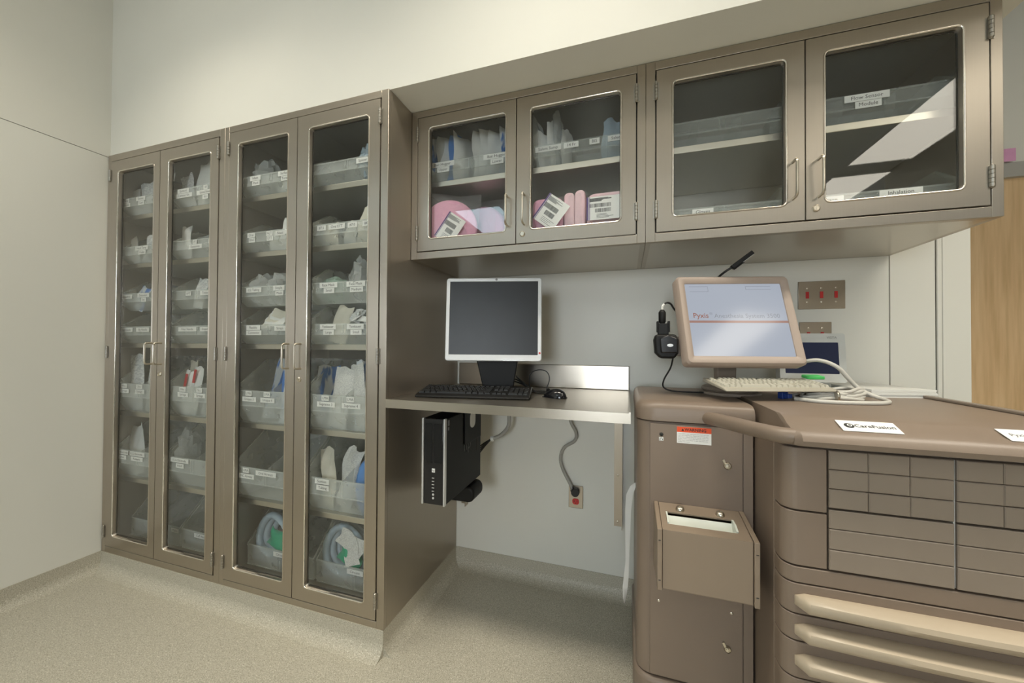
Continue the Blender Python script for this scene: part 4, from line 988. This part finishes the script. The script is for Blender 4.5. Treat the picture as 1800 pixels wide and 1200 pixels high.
for cx0 in (3.2055, 3.4340):
    for (z0, z1) in rows_s:
        k0 = shared_box('pocket_drawer', 0.0741, z1-z0+0.0012, 0.02, 'taupe2', 0.0018)
        for c in range(3): share('pocket_drawer', k0, (cx0+0.0748*c+0.0368, YF+0.008+0.0006*math.sin(c*2+z0*40), (z0+z1)/2), st)
    for (z0, z1) in rows_w:
        k0 = shared_box('tray_drawer', 0.2232, z1-z0+0.0012, 0.02, 'taupe2', 0.0018)
        share('tray_drawer', k0, (cx0+0.1115, YF+0.008, (z0+z1)/2), st)
put('divider_strip', MB().box(3.4295, 3.4330, YF+0.004, YF+0.014, 0.719, 0.996), 'silver', st)
HB = [(0.602, 0.673, 0.640), (0.538, 0.599, 0.570), (0.450, 0.535, 0.498), (0.330, 0.447, 0.415), (0.18, 0.327, 0.290)]
for (z0, z1, hz) in HB:
    d = facing(3.115, 3.745, z0, z1, 'taupe', 'drawer', rl_=0.030, rr_=0.030)
    path = []; N_ = 20
    vsH = []; fsH = []
    sec = [(0, 0.016), (-0.020, 0.020), (-0.034, 0.012), (-0.036, 0.002), (-0.026, -0.016), (-0.012, -0.022), (0, -0.022)]
    for i in range(N_+1):
        u = i/N_; u = [0, .01, .02, .033][i] if i < 4 else ([1, .99, .98, .967][N_-i] if N_-i < 4 else u); x = 3.137+u*(3.723-3.137); bow = math.sin(PI*u)
        e = min(1, min(u, 1-u)*30); sc = 0.55+0.45*e
        for (py, pz) in sec: vsH.append((x, YF+0.001-0.0*bow+py*(0.25+0.75*e)*(1+0.35*bow), hz-0.004+pz*sc))
    m_ = len(sec)
    for i in range(N_):
        for k in range(m_): fsH.append((i*m_+k, (i+1)*m_+k, (i+1)*m_+(k+1) % m_, i*m_+(k+1) % m_))
    fsH += [tuple(range(m_)), tuple(N_*m_+k for k in range(m_-1, -1, -1))]
    put('pull_handle', MB().add(vsH, fsH), 'handle', d, ang=50)
# top of the station: profile (y, z) drawn along x
prof = [(0.62, 1.006), (0.62, T_), (-0.150, T_), (-0.172, T_-0.006), (-0.196, T_-0.018), (-0.222, T_-0.026), (-0.235, T_-0.036), (-0.240, T_-0.048), (-0.236, 1.010), (-0.215, 1.005)]
tp = MB(); XL, XRR = 3.124, 3.742
for_x = [(XL, 0.030), (XL+0.004, 0.012), (XL+0.016, 0.0), (XRR-0.016, 0.0), (XRR-0.004, 0.012), (XRR, 0.030)]
lp = []
for (x, ins) in for_x: lp.append([(x, min(0.62, y+ins) if y < -0.1 else y, z) for (y, z) in prof])
tp.skin(lp, close_ring=False); n_ = len(prof); tp.f += [tuple(range(n_-1, -1, -1)), tuple(5*n_+k for k in range(n_))]
tpo = put('top_cover', tp, 'taupe', st, ang=40); clean(tpo)
put('edge_rail', MB().box(XRR-0.040, XRR-0.022, -0.14, 0.60, T_-0.001, T_+0.010), 'taupe2', st, bevel=0.004)
# grab handle that joins the side module to the top cover
gh = spline([(2.985, 0.012, 1.019), (3.000, -0.030, 1.023), (3.030, -0.080, 1.024), (3.075, -0.150, 1.024), (3.110, -0.198, 1.025), (3.160, -0.214, 1.027)], 7)
put('grab_handle', MB().tube(gh, [0.014]+[0.0185]*(len(gh)-2)+[0.016], 14, sec=(1.0, 1.05)), 'taupe', st, ang=60)
def slope_label(s, x0, x1, m_text, size, logo):
    # sits on the slanting front of the top cover
    pa, pb = Vector((0, -0.1742, T_-0.0066)), Vector((0, -0.2135, T_-0.0232))
    d = (pb-pa); L = d.length; nrm = Vector((0, -d.z, d.y)).normalized()
    if nrm.z < 0: nrm = -nrm
    ang = math.atan2(-d.z, -d.y)
    Mx = Tr((x0+x1)/2, (pa.y+pb.y)/2+nrm.y*0.0012, (pa.z+pb.z)/2+nrm.z*0.0012) @ Matrix.Rotation(ang, 4, 'X')
    w = (x1-x0)/2
    o = put('nameplate', MB().box(-w, w, -L/2, L/2, -0.0006, 0.0006, Mx), 'label', st)
    c = Mx @ Vector((0.012 if logo else 0.0, 0, 0.0009))
    text(s, size, m_text, c, o, (ang, 0, 0), bold=0.0003)
    if logo:
        c = Mx @ Vector((-w+0.020, 0, 0.0006))
        put('emblem', MB().lathe([(0.0095, 0), (0.0095, 0.0004)], 24, Mx @ Tr(-w+0.019, 0, 0.0006)), 'ink', o)
        put('emblem_ring', MB().lathe([(0.0048, 0), (0.0048, 0.0004)], 20, Mx @ Tr(-w+0.0203, 0.001, 0.0010)), 'label', o)
        put('emblem_dot', MB().lathe([(0.0026, 0), (0.0026, 0.0004)], 16, Mx @ Tr(-w+0.0203, 0.001, 0.0014)), 'ink', o)
slope_label('CareFusion', 3.228, 3.338, 'ink', 0.0165, True)
slope_label('Pyxis  Anesthesia System 3500', 3.512, 3.700, 'greyink', 0.0135, False)
# door fittings of the side module
wl_ = put('warning_label', MB().box(2.901, 2.997, YM-0.0036, YM-0.003, 0.939, 0.990), 'label', dr)
put('orange_header', MB().box(2.901, 2.997, YM-0.0040, YM-0.0036, 0.9735, 0.990), 'orange', wl_)
text('WARNING', 0.0125, 'ink', (2.953, YM-0.0043, 0.9815), wl_, bold=0.0003)
put('warning_triangle', MB().prism([(2.9135, 0.9775), (2.9215, 0.9775), (2.9175, 0.9855)], 'y', YM-0.0043, YM-0.0040), 'ink', wl_)
WT = ['Controlled access: authorized personnel only may', 'open this compartment. Before any servicing and', 'whenever a drawer cannot be moved, contact the', 'facility. Check contents after each procedure and', 'keep doors closed. Refer to user instructions for', 'further information.']
for k, s in enumerate(WT): text(s, 0.0042, 'greyink', (2.9045, YM-0.0040, 0.9685-0.0049*k), wl_, align='LEFT')
for (zz, rr) in ((0.882, 0.011), (0.338, 0.010)):
    put('cam_lock', MB().lathe([(rr, 0), (rr, 0.004), (rr*0.8, 0.007), (rr*0.72, 0.0045), (rr*0.5, 0.0045), (rr*0.5, 0.008), (rr*0.1, 0.0085)], 20, Tr(3.040, YM-0.003, zz) @ R('X', 90)).box(-0.003, 0.003, -0.002, 0.002, 0, 0.014, Tr(3.034, YM-0.006, zz+0.006) @ R('Y', -25)), 'nickel', dr, ang=50)
for (xx, zz) in ((2.849, 0.440), (3.051, 0.445)): put('screw', MB().lathe([(0.004, 0), (0.004, 0.001), (0.002, 0.0018), (0.0005, 0.0012)], 12, Tr(xx, YM-0.003, zz) @ R('X', 90)), 'nickel', dr)
put('audio_jack', MB().lathe([(0.0058, 0), (0.0058, 0.002), (0.003, 0.003), (0.0028, 0.001)], 16, Tr(2.856, YM-0.003, 0.962) @ R('X', 90)), 'dark_steel', dr)
hl = put('headphone_label', MB().box(2.849, 2.862, YM-0.0035, YM-0.003, 0.942, 0.9535), 'label', dr)
put('headphone_icon', MB().tube([(2.8555+0.0035*math.cos(a), YM-0.0040, 0.947+0.0040*math.sin(a)) for a in [PI*k/8 for k in range(9)]], 0.0005, 5).box(2.851, 2.8528, YM-0.0042, YM-0.0036, 0.9440, 0.9472).box(2.8582, 2.860, YM-0.0042, YM-0.0036, 0.9440, 0.9472), 'ink', hl)
# waste box on the front of the module
bxo = put('waste_box', MB().box(2.848, 3.068, -0.142, -0.138, 0.566, 0.728).box(2.848, 3.068, -0.138, YM-0.004, 0.562, 0.566)
          .box(2.848, 3.068, -0.012, YM-0.004, 0.566, 0.740), 'taupe_box', st, bevel=0.001)
sidep = [(-0.148, 0.562), (-0.148, 0.731), (YM-0.004, 0.752), (YM-0.004, 0.556)]
put('side_plate', MB().prism(sidep, 'x', 2.834, 2.8465), 'taupe_box', bxo, bevel=0.0015)
put('side_plate', MB().prism(sidep, 'x', 3.0695, 3.082), 'taupe_box', bxo, bevel=0.0015)
# slanting lid with the slot: frame of four strips
sl = math.atan2(0.022, 0.138); LM = Tr(2.958, -0.142, 0.7285) @ Matrix.Rotation(sl, 4, 'X')
LW, LD = 0.110, 0.1385
lidbox = put('slot_lid', MB().box(-LW, LW, 0, 0.030, -0.004, 0, LM).box(-LW, LW, 0.090, LD, -0.004, 0, LM).box(-LW, -LW+0.016, 0.030, 0.090, -0.004, 0, LM).box(LW-0.026, LW, 0.030, 0.090, -0.004, 0, LM), 'taupe_box', bxo)
put('slot_liner', MB().box(-LW+0.018, LW-0.028, 0.032, 0.034, -0.060, -0.002, LM).add([(-LW+0.018, 0.034, -0.05), (LW-0.028, 0.034, -0.05), (LW-0.028, 0.088, -0.010), (-LW+0.018, 0.088, -0.010), (-LW+0.018, 0.034, -0.053), (LW-0.028, 0.034, -0.053), (LW-0.028, 0.088, -0.013), (-LW+0.018, 0.088, -0.013)], [(0, 1, 2, 3), (7, 6, 5, 4), (0, 4, 5, 1), (1, 5, 6, 2), (2, 6, 7, 3), (3, 7, 4, 0)], LM)
    .prism([(0.032, -0.05), (0.088, -0.012), (0.088, 0.002), (0.060, 0.006), (0.034, 0.002)], 'x', -LW+0.016, -LW+0.020, LM).prism([(0.032, -0.05), (0.088, -0.012), (0.088, 0.002), (0.060, 0.006), (0.034, 0.002)], 'x', LW-0.030, LW-0.025, LM), 'linerw', bxo)
for kx in (-0.052, 0.056): put('lock_knob', MB().lathe([(0.0125, 0), (0.0125, 0.002), (0.0105, 0.008), (0.006, 0.0105), (0.0045, 0.0105), (0.004, 0.008)], 18, LM @ Tr(kx, 0.108, 0)), 'nickel', bxo, ang=50)
for (xx, zz) in ((2.840, 0.70), (2.840, 0.59), (3.076, 0.70), (3.076, 0.59)): put('rivet', MB().box(xx-0.003, xx+0.003, -0.1490, -0.1478, zz-0.0012, zz+0.0012), 'gap', bxo)

# touch screen on its foot
th = math.radians(13.5)
t = thing('touch_screen', 'lit touch screen in a taupe housing on the drawer station', 'monitor', (3.112, 0.285, T_-0.0045), th, world=False)
put('round_base', MB().lathe([(0.100, 0), (0.102, 0.004), (0.100, 0.010), (0.086, 0.012), (0.088, 0.014), (0.092, 0.018), (0.090, 0.026), (0.080, 0.030)], 40), 'taupe2', t, ang=40)
put('stand_post', MB().prism([(-0.034, 0.028), (0.034, 0.028), (0.040, 0.17), (-0.040, 0.17)], 'y', 0.015, 0.045), 'taupe2', t, bevel=0.006)
hm = Tr(-0.012, -0.086, 0.2705) @ R('X', -18)
hw, hh = 0.194, 0.1655
hb = MB(); hb.skin([rl(-hw+0.030, hw-0.030, -hh+0.032, hh-0.030, 0.003, 0.006, 6), rl(-hw+0.028, hw-0.028, -hh+0.030, hh-0.028, 0.004, 0.0, 6), rl(-hw+0.016, hw-0.016, -hh+0.016, hh-0.016, 0.010, -0.007, 6), rl(-hw+0.006, hw-0.006, -hh+0.006, hh-0.006, 0.014, -0.006, 6), rl(-hw, hw, -hh, hh, 0.016, 0.002, 6), rl(-hw-0.001, hw+0.001, -hh-0.001, hh+0.001, 0.016, 0.036, 6), rl(-hw+0.012, hw-0.012, -hh+0.012, hh-0.012, 0.014, 0.048, 6), rl(-hw+0.030, hw-0.030, -hh+0.032, hh-0.030, 0.003, 0.048, 6)], Mx=hm)
hs = put('housing', hb, 'taupe_mon', t, ang=40); clean(hs); smooth(hs.data, 40)
put('back_cover', MB().prism(rrect(-0.16, 0.16, -0.13, 0.13, 0.02), 'y', 0.044, 0.066, hm), 'taupe_mon', t, bevel=0.008)
sc = put('screen', MB().box(-hw+0.028, hw-0.028, 0.003, 0.008, -hh+0.030, hh-0.028, hm), 'screen', t, center=tuple(hm @ Vector((0, 0.0055, 0))))
def on_screen(x, z, y=0.0024): return hm @ Vector((x, y, z))
put('red_line', MB().box(-hw+0.028, hw-0.028, 0.0022, 0.003, -0.0135, -0.0055, hm), 'screenline', sc)
srot = (PI/2-math.radians(18), 0, 0)
text('Pyxis', 0.026, 'screenred', on_screen(-0.150, 0.013), sc, srot, 'LEFT', bold=0.0003)
text('®', 0.014, 'screengrey', on_screen(-0.093, 0.020), sc, srot, 'LEFT')
text('Anesthesia System 3500', 0.0225, 'screengrey', on_screen(-0.078, 0.012), sc, srot, 'LEFT')
put('menu_box', MB().box(-0.150, -0.085, 0.0022, 0.003, 0.1255, 0.1265, hm).box(-0.150, -0.085, 0.0022, 0.003, 0.1055, 0.1065, hm).box(-0.086, -0.085, 0.0022, 0.003, 0.1055, 0.1265, hm), 'screengrey', sc)
put('menu_box', MB().box(0.045, 0.13, 0.0022, 0.003, 0.1255, 0.1265, hm).box(0.045, 0.13, 0.0022, 0.003, 0.1135, 0.1145, hm).box(0.045, 0.046, 0.0022, 0.003, 0.1135, 0.1265, hm), 'screengrey', sc)

# bar-code scanner hanging at the left of the screen
t = thing('barcode_scanner', 'black barcode scanner with plug hanging left of the lit screen', 'scanner', (2.885, 0.185, 1.19))
sb = rrect(2.846, 2.922, 1.196, 1.282, 0.016, 5)
put('scanner_body', MB().prism([(2.850, 1.282), (2.916, 1.282), (2.925, 1.262), (2.925, 1.215), (2.912, 1.196), (2.866, 1.196), (2.848, 1.215), (2.844, 1.262)], 'y', 0.150, 0.215), 'black', t, bevel=0.008, seg=3)
put('scanner_visor', MB().prism([(2.862, 1.268), (2.890, 1.280), (2.920, 1.268), (2.922, 1.216), (2.866, 1.216)], 'y', 0.140, 0.152), 'blackgloss', t, bevel=0.004)
put('badge', MB().lathe([(0.010, 0), (0.010, 0.001)], 20, Tr(2.896, 0.140, 1.243) @ R('X', 90) @ Matrix.Diagonal((1, 0.55, 1, 1))), 'silver', t)
put('connector', MB().box(2.858, 2.894, 0.165, 0.190, 1.282, 1.322).box(2.854, 2.861, 0.163, 0.192, 1.290, 1.330).box(2.891, 2.898, 0.163, 0.192, 1.290, 1.330), 'black', t, bevel=0.002)
put('strain_relief', MB().lathe([(0.009, 0), (0.0125, 0.006), (0.0125, 0.040), (0.009, 0.046), (0.005, 0.050)], 14, Tr(2.873, 0.178, 1.322)), 'black', t)
put('white_collar', MB().tube(spline([(2.873, 0.178, 1.371), (2.874, 0.178, 1.384), (2.880, 0.180, 1.392)], 4), 0.004, 8), 'white', t)
put('cable', MB().tube(spline([(2.879, 0.180, 1.391), (2.890, 0.190, 1.398), (2.906, 0.215, 1.395), (2.925, 0.250, 1.375), (2.96, 0.28, 1.35)]), 0.0035, 7), 'rubber', t)
put('lower_cable', MB().tube(spline([(2.912, 0.20, 1.198), (2.905, 0.215, 1.16), (2.885, 0.235, 1.115), (2.884, 0.245, 1.085), (2.915, 0.24, T_+0.0025), (2.985, 0.24, T_+0.001), (3.02, 0.245, T_+0.001)]), 0.0030, 7), 'rubber', t)
put('mount_bracket', MB().box(2.912, 2.960, 0.205, 0.225, 1.205, 1.275), 'taupe2', t, bevel=0.003)

# small lamp on a bent neck above the screen
t = thing('gooseneck_lamp', 'small black task lamp on a bent neck above the lit screen', 'lamp', (3.06, 0.31, 1.47))
put('neck', MB().tube(spline([(3.045, 0.335, 1.44), (3.062, 0.315, 1.478), (3.078, 0.28, 1.500), (3.098, 0.262, 1.517), (3.118, 0.26, 1.529)]), 0.0042, 8), 'rubber', t)
lm = Tr(3.148, 0.26, 1.553) @ R('Y', -38)
put('lamp_head', MB().box(-0.042, 0.042, -0.010, 0.010, -0.0075, 0.0075, lm).box(-0.040, 0.0, -0.008, 0.008, -0.012, -0.007, lm), 'black', t, bevel=0.002)
put('lamp_lens', MB().box(-0.005, 0.038, -0.0085, 0.0085, -0.0085, -0.0070, lm), 'silver', t)

# beige keyboard resting on the screen's foot
keyboard('beige keyboard tilted on the foot of the lit screen', (3.190, 0.150, T_+0.028), 18.0, 8.0, 0.352, 0.140, 0.014, 'beige', 'beigekey', 6, 0)
o = put('green_card', MB().prism(rrect(-0.030, 0.030, -0.018, 0.018, 0.008), 'z', 0, 0.010), 'greenglow', None, bevel=0.002, center=(0, 0, 0))
o.location = (3.362, 0.265, T_+0.062); o.rotation_euler = (math.radians(8), 0, math.radians(18))
tag(o, 'bright green label at the right end of the beige keyboard', 'label')
# small grey display behind
t = thing('patient_display', 'small light grey display with navy screen behind the keyboard', 'monitor', (3.418, 0.42, T_), math.radians(4), world=False)
vm = Tr(0.0, -0.01, 0.130) @ R('X', -5)
vw, vh = 0.108, 0.092
vb = MB(); vb.skin([rl(-vw+0.018, vw-0.022, -vh+0.032, vh-0.034, 0.002, 0.004), rl(-vw+0.018, vw-0.022, -vh+0.032, vh-0.034, 0.002, 0.0), rl(-vw, vw, -vh, vh, 0.008, 0.0), rl(-vw, vw, -vh, vh, 0.008, 0.035), rl(-vw+0.018, vw-0.022, -vh+0.032, vh-0.034, 0.002, 0.035)], Mx=vm)
vo = put('casing', vb, 'vista', t); clean(vo)
put('display_panel', MB().box(-vw+0.017, vw-0.019, 0.002, 0.006, -vh+0.031, vh-0.033, vm), 'vistascreen', t)
text('VISTA', 0.0125, 'greyink', vm @ Vector((vw-0.042, -0.0006, vh-0.016)), vo, (PI/2-math.radians(5), 0, 0))
put('back_shell', MB().prism(rrect(-0.09, 0.09, -0.08, 0.08, 0.01), 'y', 0.035, 0.06, vm), 'vista', t, bevel=0.006)
put('foot', MB().prism(rrect(-0.085, 0.105, -0.045, 0.060, 0.012), 'z', 0, 0.018).box(-0.05, 0.07, 0.005, 0.035, 0.018, 0.06), 'vista', t, bevel=0.004)
# stack of paper
t = thing('paper_stack', 'stack of white paper at the back right of the drawer station', 'paper', (3.615, 0.46, T_), math.radians(14), world=False)
z = 0.0
for k in range(6):
    r = random.Random(k); h = 0.0046
    put('paper_ream', MB().box(-0.107+r.uniform(-.003, .003), 0.100+r.uniform(-.003, .003), -0.135+r.uniform(-.002, .002), 0.135, z, z+h-0.0003), 'sheet', t); z += h
# coiled grey-white cables
t = thing('cable_coil', 'coiled grey white cable lying on the drawer station', 'cable', (3.39, 0.19, T_))
for k in range(5):
    r = random.Random(200+k); pts = []
    for i in range(16):
        a = 2*PI*i/16; pts.append((3.395+0.01*k-0.02+(0.105-0.010*k)*math.cos(a)+r.uniform(-.004, .004), 0.195+(0.050-0.006*k)*math.sin(a)+0.030*math.cos(a)+r.uniform(-.004, .004), T_+0.007+0.0065*k+0.004*math.sin(3*a+k)))
    pts = spline(pts+pts[:1], 3)[:-1]
    put('cable_turn', MB().tube(pts, 0.0055, 8, closed=True), 'cable_w', t, ang=60)
put('cable_tie', MB().lathe([(0.016, -0.003), (0.018, 0), (0.016, 0.003)], 14, Tr(3.372, 0.138, T_+0.018) @ R('Y', 90)), 'nickel', t)
o = put('looped_cable', MB().tube(spline([(3.285, 0.30, 1.168), (3.315, 0.25, 1.186), (3.360, 0.22, 1.196), (3.405, 0.21, 1.176), (3.435, 0.21, 1.140), (3.466, 0.21, 1.105), (3.500, 0.20, 1.085), (3.512, 0.165, T_+0.007), (3.480, 0.115, T_+0.006), (3.400, 0.085, T_+0.006), (3.310, 0.085, T_+0.006), (3.260, 0.13, T_+0.006)]), 0.0062, 10), 'cable_w', ang=60)
tag(o, 'thick grey white cable looping from the lit screen over the top', 'cable')
o = put('thin_cable', MB().tube(spline([(3.16, 0.40, 1.17), (3.185, 0.38, 1.172), (3.26, 0.36, 1.180), (3.30, 0.36, 1.175)]), 0.005, 8), 'cable_w', ang=60); tag(o, 'grey cable arching behind the stand of the lit screen', 'cable')
o = put('data_plug', MB().box(-0.012, 0.012, -0.009, 0.009, 0, 0.022).box(-0.008, 0.008, -0.026, -0.009, 0.004, 0.018), 'bluecap', bevel=0.002, center=(0, 0, 0)); o.location = (3.240, 0.165, T_+0.0005); o.rotation_euler = (0, 0, math.radians(30)); tag(o, 'blue cable plug lying under the beige keyboard', 'plug')

# white strap hanging at the left side of the station
vs = []; fs = []
pth = [(2.783, 0.16, 0.742, 0.004), (2.774, 0.155, 0.730, 0.010), (2.762, 0.15, 0.700, 0.012), (2.757, 0.15, 0.64, 0.010), (2.756, 0.15, 0.54, 0.008), (2.755, 0.15, 0.46, 0.006), (2.752, 0.15, 0.415, 0.008), (2.748, 0.15, 0.365, 0.009), (2.746, 0.15, 0.33, 0.006), (2.745, 0.15, 0.305, 0.001)]
for (x, y, z, w) in pth: vs += [(x-w, y, z), (x+w, y+0.006, z), (x+w, y+0.008, z), (x-w, y+0.002, z)]
for i in range(len(pth)-1):
    for k in range(4): fs.append((4*i+k, 4*i+(k+1) % 4, 4*i+4+(k+1) % 4, 4*i+4+k))
fs += [(3, 2, 1, 0), tuple(4*(len(pth)-1)+k for k in range(4))]
o = put('hanging_strap', MB().add(vs, fs), 'white', ang=60); tag(o, 'white strap hanging at the left side of the drawer station', 'strap')

flush_text()
